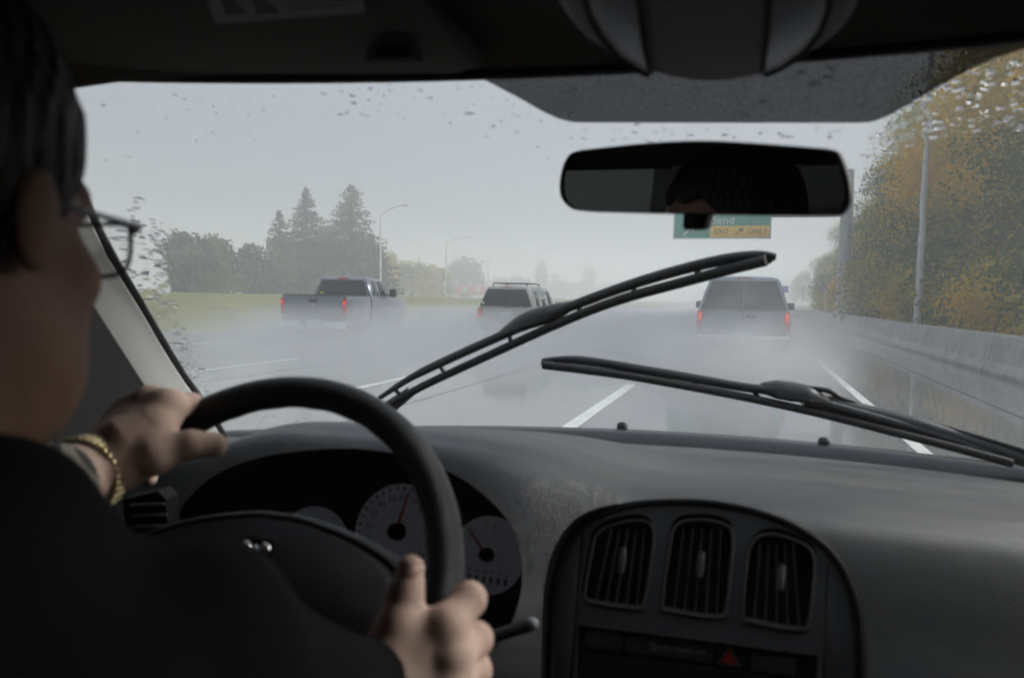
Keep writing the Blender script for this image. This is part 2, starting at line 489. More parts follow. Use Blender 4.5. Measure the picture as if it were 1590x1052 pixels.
M_DEEP = leaf_mat('deep_green_leaves', (0.05, 0.075, 0.018), (0.09, 0.115, 0.03))  # deepest green of the autumn leaf set
AM = [M_YEL, M_OLI, M_GRN, M_DEEP]
aut = []
for s in range(3):
    rr = random.Random(s + 40); bl = [(0, 0, 7.5, 3.2, 3.2, 4.6)]
    for k in range(7):
        a = k * .9 + s; bl.append((math.cos(a) * 2.0, math.sin(a) * 2.0, 3.0 + k * 1.3 + rr.uniform(-.6, .6), 1.9, 1.9, 1.7))
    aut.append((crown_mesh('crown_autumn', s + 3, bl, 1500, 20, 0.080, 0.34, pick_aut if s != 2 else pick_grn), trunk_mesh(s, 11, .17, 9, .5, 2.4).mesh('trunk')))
spots = [(8.6, 23.5, 0, 1.0), (9.6, 30.0, 1, 1.12), (8.9, 37.5, 0, .98), (9.8, 45.5, 2, 1.05), (9.2, 54.5, 2, .90), (9.9, 64, 0, .78), (9.4, 74, 2, .68),
         (13.4, 33, 2, 1.15), (13.6, 43, 0, 1.2), (14.0, 55, 1, 1.1), (13.5, 68, 2, .95), (16.5, 38, 1, 1.25), (17.5, 50, 0, 1.2)]
alab = ['tall yellow autumn tree at the frame edge behind the lamp post', 'tall golden tree directly right of the lamp post', 'yellow and olive tree behind the roadside lamp post', 'olive gold tree between lamp post and gantry column',
        'darker green tree just right of the gantry column', 'green and gold tree behind the gantry column', 'shorter green tree left of the gantry column',
        'green tree in the second row right of the lamp post', 'golden tree in the second row behind the lamp post', 'olive tree in the second row beside the gantry column', 'green tree in the second row beyond the gantry column',
        'olive tree in the third row at the frame edge', 'golden tree in the third row behind the lamp post']
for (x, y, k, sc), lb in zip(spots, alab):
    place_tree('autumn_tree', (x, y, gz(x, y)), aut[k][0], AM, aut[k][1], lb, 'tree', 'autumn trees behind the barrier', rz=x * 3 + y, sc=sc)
# brambles and shrubs under them
shr = []
for s in range(3):
    bl = [(0, 0, 1.0, 1.3, 1.5, 1.0), (.5, .7, 1.7, .9, .9, .8), (-.3, -.8, 1.5, .8, .9, .8)]
    shr.append((crown_mesh('crown_shrub', s + 20, bl, 330, 16, 0.060, 0.22, lambda z, r: (0 if r < .06 else 1 if r < .45 else 2 if r < .85 else 3)), trunk_mesh(s + 9, 1.6, .05, 6, .2, .9).mesh('stem')))
for k in range(17):
    y = 17.5 + 3.3 * k; x = 7.3 + .7 * math.sin(k * 2.1)
    place_tree('roadside_shrub', (x, y, gz(x, y)), shr[k % 3][0], AM, shr[k % 3][1], 'dense olive green shrub growing behind the concrete barrier', 'shrub', 'shrubs behind the concrete barrier', rz=k * 1.7, sc=1.0 + .35 * math.sin(k * 1.3) ** 2 + (.35 if k % 4 == 0 else 0))
for k, (x, y, sc) in enumerate([(9.5, 92, .62), (10.5, 112, .62), (12, 135, .66), (15, 160, .75), (12, 190, .68), (20, 215, .8), (14, 250, .7)]):
    place_tree('distant_tree', (x, y, gz(x, y)), aut[2][0], AM, aut[2][1], 'pale misty tree in the far row where the barrier fades out', 'tree', 'far trees beside the road ahead', rz=k, sc=sc)


# ---------------------------------------------------------------- conifers and bushes on the left
def conifer_mesh(seed, h, r0, full=1.0, tip=0.35):
    r = np.random.default_rng(seed); quads = []; mi = []
    nl = int(h * 3.0)
    for i in range(nl):
        t = i / nl; z = h * (0.06 + 0.94 * t); R_ = r0 * (1 - t) ** tip_pow(full) + .04
        nb = int(5 + 9 * (1 - t))
        for b in range(nb):
            a = r.uniform(0, 6.283); Lb = R_ * r.uniform(.65, 1.12)
            m = int(6 + Lb * 10)
            for q in range(m):
                s = (q + r.uniform()) / m; d = Lb * s
                p = np.array([math.cos(a) * d, math.sin(a) * d, z - d * .22 + .12 * d * s]) + r.normal(size=3) * np.array([.10, .10, .09])
                u = np.array([math.cos(a), math.sin(a), -.25]) + r.normal(size=3) * .55; u /= np.linalg.norm(u)
                w = np.cross(u, r.normal(size=3)); w /= np.linalg.norm(w)
                g = r.uniform(.10, .20)
                quads.append((p - u * g * 1.5, p - w * g * .5, p + u * g * 1.5, p + w * g * .5)); mi.append(0 if r.uniform() < .7 else 1)
    V = np.array(quads).reshape(-1, 3); n = len(quads)
    me = bpy.data.meshes.new('crown_conifer'); me.from_pydata(V.tolist(), [], np.arange(4 * n).reshape(-1, 4).tolist()); me.update()
    me.polygons.foreach_set('material_index', np.array(mi, dtype=np.int32))
    return me


def tip_pow(full): return 0.9 if full < 1 else 0.72


def left_tree(px, pytop, D, name, kind, wpx, label, group, seed):
    g = atD(px, 456, D); x, y = g[0], g[1]; z0 = gz(x, y)
    top = atD(px, pytop, D)[2]; h = top - z0; R_ = wpx / F * D / 2
    if kind == 'fir' or kind == 'broad':
        me = conifer_mesh(seed, h, R_, .5 if kind == 'fir' else 1.0); mats = [M_CON, M_DGR]
        tr = MB().tube([(0, 0, -.3), (0, 0, h * .5), (0, 0, h * .97)], [.22, .13, .02], 8)
    else:
        mats = {'bush': [M_DGR, M_GRN], 'yellow': [M_YEL, M_OLI], 'olive': [M_OLI, M_GRN], 'grey': [M_GRY, M_DGR]}[kind]
        rr = random.Random(seed); bl = [(0, 0, h * .55, R_ * .85, R_ * .85, h * .45), (0, 0, h * .16, R_ * 1.0, R_ * 1.0, h * .18)]
        for k in range(6):
            a = k * 1.05 + seed; bl.append((math.cos(a) * R_ * .5, math.sin(a) * R_ * .5, h * rr.uniform(.3, .78), R_ * .5, R_ * .5, h * .22))
        me = crown_mesh('crown_bush', seed, bl, int(300 + 40 * h), 14, .06 * math.sqrt(h) + .03, .28, lambda z, r: 0 if r < .6 else 1)
        tr = trunk_mesh(seed, h * .8, .12, 7, .2, R_ * .7)
    place_tree(name, (x, y, z0), me, mats, tr, label, 'tree', group)


for i, a in enumerate([
    (283, 360, 66, 'broadleaf_tree', 'bush', 66, 'dark rounded tree at the left end of the tree line by the windscreen pillar'),
    (338, 368, 68, 'broadleaf_tree', 'bush', 62, 'dark bushy tree second in the left tree line'),
    (392, 380, 74, 'broadleaf_tree', 'bush', 52, 'small dark tree in the gap left of the first fir'),
    (310, 400, 62, 'broadleaf_tree', 'bush', 60, 'low leafy green tree in front of the left tree line'),
    (410, 405, 78, 'broadleaf_tree', 'bush', 44, 'low dark bush at the foot of the shortest fir'),
    (433, 326, 84, 'fir_tree', 'fir', 100, 'shorter pointed fir left of the two tall conifers'),
    (474, 290, 86, 'fir_tree', 'fir', 140, 'tall narrow fir with open layered branches behind the pickup'),
    (545, 287, 86, 'fir_tree', 'broad', 170, 'broad dense conifer with conical top right of the tall fir'),
    (450, 372, 80, 'broadleaf_tree', 'bush', 64, 'dark tree filling below the tall narrow fir'),
    (505, 350, 82, 'broadleaf_tree', 'bush', 74, 'dark round tree between the two tall conifers'),
    (575, 368, 84, 'broadleaf_tree', 'bush', 44, 'dark shrubby tree at the right foot of the broad conifer'),
    (603, 392, 112, 'yellow_tree', 'yellow', 26, 'small bright yellow tree behind the cab of the pickup'),
    (640, 404, 128, 'olive_tree', 'olive', 66, 'pale olive tree between the pickup and the silver car'),
    (676, 412, 140, 'olive_tree', 'olive', 52, 'low hazy olive tree beside the round grey tree'),
    (722, 396, 190, 'round_tree', 'grey', 64, 'round grey-brown tree rising above the red fire engine'),
    (775, 430, 260, 'far_tree', 'grey', 46, 'faint low tree behind the roof of the silver car'),
    (808, 428, 270, 'far_tree', 'grey', 44, 'faint wide tree left of the far slender tree'),
    (840, 405, 280, 'far_tree', 'grey', 22, 'slender faint tree standing far behind the silver car'),
    (868, 432, 300, 'far_tree', 'grey', 40, 'faint bush beside the far house'),
    (914, 414, 330, 'far_tree', 'grey', 22, 'faintest small tree near the vanishing road'),
    (945, 436, 360, 'far_tree', 'grey', 44, 'faint low thicket at the far end of the field')]):
    px, pt, D, nm, kd, w, lb = a
    left_tree(px, pt, D, nm, kd, w, lb, 'trees across the field', 100 + i)

# ================================================================ lamps and signs
M_GALV = mat('galvanised_steel', (0.55, 0.56, 0.57), 0.5, metal=0.15, var=0.15, vscale=5)
M_LAMPG = mat('lamp_glass', (0.75, 0.76, 0.76), 0.3)


def street_lamp(px, pytop, D, apx, label, base=None, toward=1, top=None):
    g = atD(px, 458, D); x, y = g[0], g[1]; z0 = gz(x, y); zt = atD(px, pytop, D)[2]
    if base: x, y, z0, zt = base
    a = (apx - px) / F * D if base is None else apx
    e = tag(empty('street_lamp', (x, y, z0)), label, 'street lamp', 'street lamps'); h = zt - z0
    MB().tube([(0, 0, -.2), (0, 0, h * .9)], [.12 if base else .11, .075], 12).lathe([(.2, -.2), (.2, .12), (.13, .16)], n=12).build('pole', M_GALV, e, angle=40)
    arm = catmull([(0, 0, h * .88), (a * .12, 0, h * .925), (a * .5, 0, h * .975), (a * .9, 0, h)], 5)
    MB().tube(arm, .04, 8).build('arm', M_GALV, e, angle=50)
    hd = MB().lathe([(.02, -.38), (.10, -.30), (.16, -.05), (.13, .25), (.05, .36)], ax='X', n=12)
    o = hd.build('lamp_head', M_LAMPG, e, angle=50); o.location = (a * .98, 0, h); o.scale = (1.1, 1, .55)
    return e


street_lamp(590, 320, 73, 632, 'nearest of the field lamps with curved arm beside the broad conifer')
street_lamp(692, 368, 108, 732, 'curved-arm lamp post in front of the round grey tree')
street_lamp(757, 392, 142, 787, 'faint lamp post above the roof of the silver car')
street_lamp(795, 410, 190, 818, 'faintest lamp post left of the far slender tree')
street_lamp(0, 0, 0, -2.2, 'tall grey lamp post before the autumn trees behind the barrier', base=(5.40, 27.9, 0.0, 11.5))

# overhead sign on a single column
M_SGRN = mat('sign_green', (0.03, 0.36, 0.27), 0.45)
M_SYEL = mat('sign_yellow', (0.92, 0.56, 0.05), 0.45)
M_SWHT = mat('sign_white', (0.75, 0.77, 0.76), 0.5)
M_SBLK = mat('sign_black', (0.03, 0.03, 0.03), 0.5)
M_SBLU = mat('sign_blue', (0.03, 0.08, 0.36), 0.5)
M_SORG = mat('sign_orange', (0.75, 0.28, 0.02), 0.5)
GY = 48.0
gcol = atY(1308, 480, GY)
gan = tag(empty('sign_gantry', (gcol[0], GY, 0.0)), 'thick grey steel column carrying the overhead exit sign', 'gantry')
M_COL = mat('painted_steel', (0.42, 0.44, 0.47), 0.5, var=0.1, vscale=2)
MB().tube([(0, 0, -.2), (0, 0, 4), (0, 0, 9.3)], [.42, .38, .32], 20).lathe([(.62, -.2), (.62, .25), (.45, .3)], n=20).build('column', M_COL, gan, angle=40)
sl = atY(1045, 371, GY - .35); srt = atY(1197, 370, GY - .35); zb_ = (sl[2] + srt[2]) / 2
x0, x1 = sl[0] - gcol[0], srt[0] - gcol[0]; SW = x1 - x0; SH = 3.35
for zz in (zb_ + 1.42, zb_ + 2.5):
    MB().tube([(0.2, 0, zz), (x0 + .3, 0, zz)], .11, 10).build('arm', M_COL, gan, angle=40)
for fx in (.12, .4, .65, .9):
    MB().box((x0 + SW * fx, -.19, zb_ + SH / 2), (.08, .14, SH - .2)).build('bracket', M_COL, gan)
sg = MB().box((x0 + SW / 2, -.29, zb_ + SH / 2), (SW, .05, SH)).build('sign_panel', M_SGRN, gan, bevel=.015)
ox, oy, oz = x0, -.318, zb_
U, V_ = (1, 0, 0), (0, 0, 1)
bd = MB()
for (bx, bz, bw, bh) in ((SW / 2, .05, SW - .12, .045), (SW / 2, SH - .05, SW - .12, .045), (.05, SH / 2, .045, SH - .12), (SW - .05, SH / 2, .045, SH - .12)):
    bd.box((ox + bx, oy, oz + bz), (bw, .008, bh))
bd.build('border', M_SWHT, sg)
yx0 = SW * (1103 - 1045) / 152.0
MB().box((ox + (yx0 + SW - .09) / 2, oy - .006, oz + .43), (SW - .09 - yx0, .01, .70)).build('exit_panel', M_SYEL, sg, bevel=.003)
def arrow(mb, c, s):
    P = [(-.5, -.42), (.08, .16), (-.16, .30), (.5, .5), (.30, -.16), (.16, .08), (-.42, -.5)]
    mb.add([np.asarray(c) + np.array([p[0] * s, 0, p[1] * s]) for p in P], [(0, 1, 5, 6), (1, 2, 3), (1, 3, 5), (3, 4, 5)])
tb = MB()
ow = np.array([ox, oy - .014, oz])
put_text(tb, 'EXIT', .50, ow + np.array([yx0 + .70, 0, .43]), U, V_, sx=.86)
tb.build('exit_word', M_SBLK, sg); tb = MB()
put_text(tb, 'ONLY', .50, ow + np.array([SW - .78, 0, .43]), U, V_, sx=.86)
tb.build('only_word', M_SBLK, sg); tb = MB()
arrow(tb, ow + np.array([(yx0 + SW) / 2 - .06, 0, .43]), .50)
tb.build('exit_arrow', M_SBLK, sg)
tw = MB()
ow2 = np.array([ox, oy - .008, oz])
put_text(tw, 'Bend', .72, ow2 + np.array([yx0 + .72, 0, 1.12]), U, V_)
tw.build('place_name', M_SWHT, sg); tw = MB()
arrow(tw, ow2 + np.array([SW * .165, 0, .55]), .78)
tw.build('lane_arrow', M_SWHT, sg)


def post_sign(px, py, D, w, h, m, label, zb=None, legs=1):
    p = atD(px, py, D); z0 = gz(p[0], p[1]) if zb is None else zb
    e = tag(empty('road_sign', (p[0], p[1], z0)), label, 'sign'); H = p[2] - z0
    for k in range(legs):
        MB().box(((k - (legs - 1) / 2) * w * .6, .03, H / 2), (.06, .04, H + h * .8)).build('post', M_GALV, e)
    MB().box((0, 0, H), (w, .02, h)).build('panel', m, e, bevel=.006)


post_sign(1281, 450, 56, .62, .75, M_SBLU, 'small blue road sign just left of the orange sign', zb=0)
post_sign(1296, 453, 53, .72, 1.2, M_SORG, 'small orange sign beside the gantry column', zb=0)
post_sign(1218, 449, 78, .8, .7, M_SBLU, 'tiny blue road sign beside the roof of the blue-grey wagon ahead', zb=0)
post_sign(580, 407, 88, .75, .6, M_SWHT, 'small white sign on a post before the broad conifer', legs=2)
post_sign(330, 441, 64, .62, .7, mat('faded_sign', (.35, .33, .30), .6), 'small pale sign on a post under the left tree line')
post_sign(731, 440, 150, .55, .5, M_SWHT, 'thin white sign post in front of the red fire engine')
post_sign(690, 441, 120, .3, .8, M_SWHT, 'thin white marker post left of the red fire engine')
post_sign(862, 429, 300, 3.6, 2.0, M_SGRN, 'far green highway sign faint in the mist')

# far house
def house(px, D, w, h):
    p = atD(px, 458, D); e = tag(empty('house', (p[0], p[1], gz(p[0], p[1]))), 'faint low house with pitched roof far across the field', 'house')
    MB().box((0, 0, h * .3), (w, 8, h * .6)).build('wall', mat('house_wall', (.25, .25, .25), .8), e)
    MB().prism([(-w / 2 - .5, -4.5, h * .58), (w / 2 + .5, -4.5, h * .58), (w * .3, -4.5, h), (-w * .3, -4.5, h)], (0, 9, 0)).build('roof', mat('house_roof', (.09, .09, .1), .8), e)
    for k in range(3): MB().box((w * (k - 1) * .28, -4.02, h * .32), (1.3, .06, 1.2)).build('window', mat('house_window', (.05, .05, .06), .2), e)
house(892, 330, 17, 7.5)

# ================================================================ vehicles
M_TYRE = mat('tyre_rubber', (0.02, 0.02, 0.02), 0.8)
M_RIM = mat('alloy', (0.55, 0.56, 0.57), 0.3, metal=0.9)
M_CGLASS = mat('tinted_glass', (0.012, 0.014, 0.016), 0.06, spec=0.6)
M_TRIMB = mat('black_trim', (0.025, 0.025, 0.027), 0.5)
M_CHROME = mat('chrome', (0.75, 0.76, 0.78), 0.16, metal=1.0)
M_LENS = mat('tail_lens', (0.42, 0.015, 0.012), 0.2, emit=(1, .05, .03), estr=0.012)
M_LIT = mat('tail_lamp_lit', (0.5, 0.02, 0.02), 0.2, emit=(1.0, 0.06, 0.05), estr=0.26)
M_AMB = mat('amber_lens', (0.75, 0.22, 0.02), 0.2, emit=(1, .35, .05), estr=0.05)
M_PLATE = mat('plate', (0.55, 0.60, 0.70), 0.4)
M_UNDER = mat('underbody', (0.015, 0.015, 0.016), 0.8)


def paint(name, col): return mat(name, col, 0.28, metal=0.35, spec=0.5, coat=0.35, var=0.06, vscale=3)


def sect(y, hw, hwt, zb, zbelt, zt, tilt=0.0, sc=1.0, r=.10):
    """closed body cross-section at station y"""
    h = [(0, zb), (hw - .16, zb), (hw - .05, zb + .06), (hw - .005, zb + .18), (hw, (zb + zbelt) / 2), (hw - .01, zbelt - .10), (hw - .04, zbelt)]
    if zt > zbelt + .08:
        h += [(hw - .04 + (hwt - hw + .04) * .5, (zbelt + zt) / 2), (hwt + .01, zt - r), (hwt - .03, zt - r * .35), (hwt - .14, zt), (0, zt + .02)]
    else:
        h += [(hw - .08, zbelt + .02), (hw - .14, zt - .01), (hw - .24, zt + .01), (hw - .4, zt + .02), (0, zt + .03)]
    zc = (zb + zt) / 2
    pts = [(x * sc, y + tilt * max(0, z - zbelt), zc + (z - zc) * sc) for x, z in h]
    return pts + [(-p[0], p[1], p[2]) for p in pts[-2:0:-1]]


def wheels(e, ys, hw, r=.37, w=.25):
    for y in ys:
        for s in (-1, 1):
            t = MB().lathe([(r * .62, -w / 2), (r * .93, -w / 2), (r, -w * .32), (r, w * .32), (r * .93, w / 2), (r * .62, w / 2)], ax='X', n=26)
            wo = empty('wheel', (s * (hw - w / 2 - .02), y, r)); wo.parent = e
            t.build('tyre', M_TYRE, wo, angle=40)
            m = MB().lathe([(r * .63, -.09), (r * .60, -.02), (.10, .0), (.06, .05)], ax='X', n=20)
            for k in range(5):
                a = k * 1.2566; m.box((s * .075, math.cos(a) * r * .36, math.sin(a) * r * .36), (.04, .07, .36 * r), Matrix.Rotation(-a + math.pi / 2, 3, 'X').to_3x3() if False else Matrix.Rotation(a, 3, 'X'))
            m.build('rim', M_RIM, wo, angle=40)


def quad_panel(name, pts, th, m, e, bev=.012):
    P = [np.asarray(p, float) for p in pts]
    n = np.cross(P[1] - P[0], P[2] - P[1]); n /= np.linalg.norm(n)
    return MB().prism(P, n * th).build(name, m, e, bevel=bev)


def suv(name, loc, rz, col, W_, H_, L_, zbelt, hwt, label, barn, rack):
    e = tag(empty(name, loc, rz), label, 'car', 'vehicles driving ahead'); hw = W_ / 2
    mp = paint(name + '_paint', col); zb = .36; tl = .22
    S = [sect(-.045, hw * .93, hwt * .93, zb + .12, zbelt, H_ - .06, tl), sect(-.02, hw * .98, hwt * .985, zb + .05, zbelt, H_ - .02, tl), sect(.06, hw, hwt, zb, zbelt, H_, tl * .9), sect(.35, hw, hwt, zb, zbelt, H_ + .01, tl * .3),
         sect(L_ * .3, hw, hwt + .01, zb, zbelt, H_ + .02), sect(L_ * .56, hw, hwt, zb, zbelt, H_), sect(L_ * .62, hw, hwt - .02, zb, zbelt, H_ - .06),
         sect(L_ * .74, hw, hwt, zb, zbelt, zbelt + .12, 0), sect(L_ * .78, hw, hwt, zb, zbelt, zbelt + .02), sect(L_ * .95, hw * .96, hwt, zb, zbelt - .12, zbelt - .1), sect(L_, hw * .86, hwt, zb + .1, zbelt - .3, zbelt - .28)]
    MB().loft(S).build('body', mp, e, angle=35)
    yb = -.058
    def rp(x, z, off=0): return (x, yb + tl * max(0, z - zbelt) - off, z)
    z0, z1 = zbelt + .03, H_ - .09
    xb, xt = hw * .90, hwt * .90
    panes = [(-1, 1)] if not barn else [(-1, -.015), (.015, 1)]
    for a, b in panes:
        quad_panel('rear_window', [rp(a * xb, z0), rp(b * xb, z0), rp(b * xt, z1), rp(a * xt, z1)], .02, M_CGLASS, e, .02)
    # side windows
    for s in (-1, 1):
        def sp(y, z): return (s * (hw - .04 + (hwt - hw + .05) * (z - zbelt) / (H_ - .1 - zbelt) + .004), y, z)
        cuts = [(.42, L_ * .24), (L_ * .26, L_ * .42), (L_ * .44, L_ * .615)]
        for i, (ya, yc) in enumerate(cuts):
            yt = yc - (.30 if i == 2 else 0)
            q = [sp(ya, z0), sp(yc, z0), sp(yt, z1 - .03), sp(ya + (.18 if i == 0 else 0), z1 - .03)]
            if s < 0: q = q[::-1]
            quad_panel('side_window', q, .012, M_CGLASS, e, .004)
        # lamps, mirrors
        lm = quad_panel('tail_light', [(s * (hw - .005), -.05, zbelt - .42), (s * (hw - .13), -.052, zbelt - .42), (s * (hw - .12), -.052, zbelt - .02), (s * (hw - .03), -.05, zbelt - .02)][::s], .035 , M_LENS, e, .01) if barn else \
            quad_panel('tail_light', [(s * (hw - .0), -.045, zbelt - .34), (s * (hw - .15), -.05, zbelt - .34), (s * (hw - .14), -.05, zbelt - .06), (s * (hw - .01), -.045, zbelt - .06)][::s], .035, M_LENS, e, .01)
        zz = zbelt - .14 if barn else (zbelt - .27)
        MB().box((s * (hw - .075), -.096, zz), (.06, .02, .16 if barn else .1)).build('lamp_bulb', M_LIT, lm, bevel=.005)
        if barn:
            MB().box((s * (hw - .08), -.10, zbelt - .56), (.12, .02, .05)).build('reversing_lamp', M_SWHT, e, bevel=.005)
        else:
            MB().box((s * (hw - .075), -.096, zbelt - .12), (.11, .02, .08)).build('indicator', M_AMB, lm, bevel=.005)
        mo = MB().box((s * (hw + .12), L_ * .60, zbelt + .09), (.24, .12, .18 if barn else .15)).box((s * (hw + .0), L_ * .605, zbelt + .04), (.14, .05, .05)).build('side_mirror', M_TRIMB if not barn else mat('mirror_olive', (.06, .065, .06), .4), e, bevel=.03, seg=3)
    # bumper, plate, handle
    MB().box((0, -.10, .56), (W_ * .985, .16, .20)).build('rear_bumper', M_CHROME if barn else mp, e, bevel=.04, seg=3)
    MB().box((0, -.08, .36), (W_ * .84, .1, .18)).build('valance', M_TRIMB, e, bevel=.02)
    pz = .63 if barn else .84
    MB().box((0, -.19 if barn else -.072, pz), (.36, .012, .17)).build('licence_plate', M_PLATE, e, bevel=.004)
    MB().box((.0 if not barn else .17, -.07, zbelt - .13 if barn else zbelt - .22), (.22 if barn else .55, .03, .07)).build('door_handle', M_TRIMB if barn else M_CHROME, e, bevel=.012)
    if barn:
        MB().box((0, -.058, zbelt - .32), (.012, .01, .62)).build('door_seam', M_TRIMB, e)
        MB().box((-hw * .62, -.06, zbelt - .47), (.45, .008, .03)).build('badge', M_CHROME, e)
    MB().box((0, -.035 + tl * (H_ - zbelt) , H_ - .035), (.34, .03, .035)).build('brake_light', M_LENS, e, bevel=.008)
    if rack:
        for s in (-1, 1):
            MB().tube(catmull([(s * hwt * .8, .35, H_ + .0), (s * hwt * .82, .45, H_ + .09), (s * hwt * .82, 1.1, H_ + .10), (s * hwt * .82, 1.8, H_ + .09), (s * hwt * .8, 1.95, H_ + .0)], 4), .018, 6).build('roof_rail', M_TRIMB, e, angle=60)
        for y in (.5, 1.7): MB().tube([(-hwt * .8, y, H_ + .10), (hwt * .8, y, H_ + .10)], .016, 6).build('cross_bar', M_TRIMB, e, angle=60)
        MB().tube([rp(.05, z0 - .05, .02), rp(.12, z0 + .2, .02), rp(.10, z0 + .3, .02)], [.018, .012, .008], 6).build('rear_wiper', M_TRIMB, e)
        MB().box((-xb * .88, yb + tl * .1 - .024, z0 + .09), (.08, .004, .07)).build('sticker', M_SWHT, e)
    MB().box((0, L_ / 2, .34), (W_ * .9, L_ * .9, .16)).build('underbody', M_UNDER, e)
    wheels(e, (L_ * .2, L_ * .80), hw)
    return e


suv('family_wagon', (-.13, 16.9, 0), 0, (0.21, 0.24, 0.29), 1.96, 1.92, 5.5, 1.20, .74, 'large blue-grey wagon with split rear doors straight ahead in spray', True, False)
sp_ = atD(786, 470, 22.3)
suv('silver_car', (sp_[0], sp_[1], 0), 0.03, (0.42, 0.42, 0.40), 1.80, 1.70, 4.7, 1.07, .66, 'silver sport utility car with roof rails in the next lanes', False, True)


def pickup(loc, rz):
    e = tag(empty('pickup_truck', loc, rz), 'dark grey pickup truck with chrome bumper throwing spray beside the field', 'pickup truck', 'vehicles driving ahead')
    mp = paint('pickup_paint', (0.17, 0.185, 0.22)); hw, zb, zbelt = 1.0, .40, 1.29
    for s in (-1, 1):                                       # bed sides with flared rear arch
        prof = [(s * hw * .97, zb), (s * hw, zb + .25), (s * hw, zbelt - .1), (s * (hw - .02), zbelt), (s * (hw - .10), zbelt), (s * (hw - .12), zb)]
        MB().loft([[(x, y, z) for x, z in prof] for y in (0.02, .5, 1.2, 1.9)]).build('bed_side', mp, e, bevel=.012)
    MB().box((0, 1.0, zb + .1), (2 * hw - .24, 1.9, .12)).build('bed_floor', M_TRIMB, e)
    MB().box((0, 1.96, (zb + zbelt) / 2), (2 * hw - .08, .06, zbelt - zb)).build('bed_front', mp, e)
    tg = MB().box((0, .0, (zb + zbelt) / 2 + .07), (2 * hw - .22, .08, zbelt - zb - .08)).build('tailgate', mp, e, bevel=.015)
    MB().box((0, -.0, zbelt + .015), (2 * hw - .2, .10, .03)).build('top_cap', M_TRIMB, tg, bevel=.008)
    MB().box((0, -.045, zbelt - .14), (.26, .03, .10)).build('handle', M_TRIMB, tg, bevel=.012)
    MB().add([(-.055, -.046, zbelt - .23), (.055, -.046, zbelt - .23), (0, -.046, zbelt - .31)], [(0, 1, 2)]).build('badge', M_CHROME, tg)
    nb = MB()
    for k in range(3): nb.box((.62 + k * .085, -.043, zbelt - .40), (.06, .008, .035))
    nb.build('lettering', M_CHROME, tg)
    S = [sect(2.02, hw, .76, zb, zbelt, 1.80, .16), sect(2.08, hw, .80, zb, zbelt, 1.86, .16), sect(2.5, hw, .80, zb, zbelt, 1.90), sect(3.2, hw, .79, zb, zbelt, 1.88), sect(3.5, hw, .76, zb, zbelt, 1.80),
         sect(4.25, hw, .8, zb, zbelt, zbelt + .13), sect(4.35, hw, .8, zb, zbelt - .02, zbelt + .02), sect(5.4, hw * .96, .8, zb, zbelt - .08, zbelt - .04), sect(5.75, hw * .88, .8, zb + .1, zbelt - .25, zbelt - .22)]
    MB().loft(S).build('cab', mp, e, angle=35)
    z0, z1 = zbelt + .04, 1.80
    MB().prism([(-.80, 2.0, z0), (.80, 2.0, z0), (.69, 2.075, z1), (-.69, 2.075, z1)], (0, -.012, 0)).build('rear_window', M_CGLASS, e, bevel=.004)
    MB().box((-.66, 1.975, z0 + .06), (.13, .004, .05)).build('sticker', mat('yellow_sticker', (.75, .6, .03), .5), e)
    MB().box((0, 2.06, 1.855), (.36, .05, .05)).build('brake_light', M_LENS, e, bevel=.01)
    for s in (-1, 1):
        def spt(y, z): return (s * (hw - .04 + (.79 - hw + .05) * (z - zbelt) / (1.8 - zbelt) + .004), y, z)
        for q in ([spt(2.2, z0), spt(2.75, z0), spt(2.75, z1 - .02), spt(2.36, z1 - .02)], [spt(2.85, z0), spt(3.72, z0), spt(3.38, z1 - .02), spt(2.85, z1 - .02)]):
            quad_panel('side_window', q if s > 0 else q[::-1], .012, M_CGLASS, e, .004)
        tl = MB().box((s * (hw - .055), -.0, .98), (.11, .10, .44)).build('tail_light', M_LENS, e, bevel=.015)
        MB().box((s * (hw - .055), -.055, 1.10), (.07, .02, .10)).build('lamp_bulb', M_LIT, tl, bevel=.006)
        MB().box((s * (hw + .13), 3.55, zbelt + .13), (.22, .12, .26)).box((s * (hw + .0), 3.56, zbelt + .06), (.16, .05, .05)).build('side_mirror', M_TRIMB, e, bevel=.03, seg=3)
        MB().box((s * hw, .95, .72), (.08, 1.15, .10)).build('wheel_arch', mp, e, bevel=.03, seg=3)
        MB().prism([(s * (.30), -.06, .57), (s * (hw + .02), -.04, .57), (s * (hw + .02), -.04, .33), (s * .40, -.08, .33)], (0, -.10, 0)).build('rear_bumper', M_CHROME, e, bevel=.03, seg=3)
    MB().box((0, -.09, .37), (.86, .12, .09)).build('bumper_step', M_CHROME, e, bevel=.02)
    MB().box((0, -.05, .51), (.40, .02, .18)).build('licence_plate', M_PLATE, e, bevel=.004)
    MB().box((0, 2.9, .42), (1.5, 5.2, .2)).build('underbody', M_UNDER, e)
    wheels(e, (1.05, 4.65), 1.0, .40, .27)
    return e


pk = atD(487, 470, 21.3)
pickup((pk[0], pk[1], 0), 0.13)

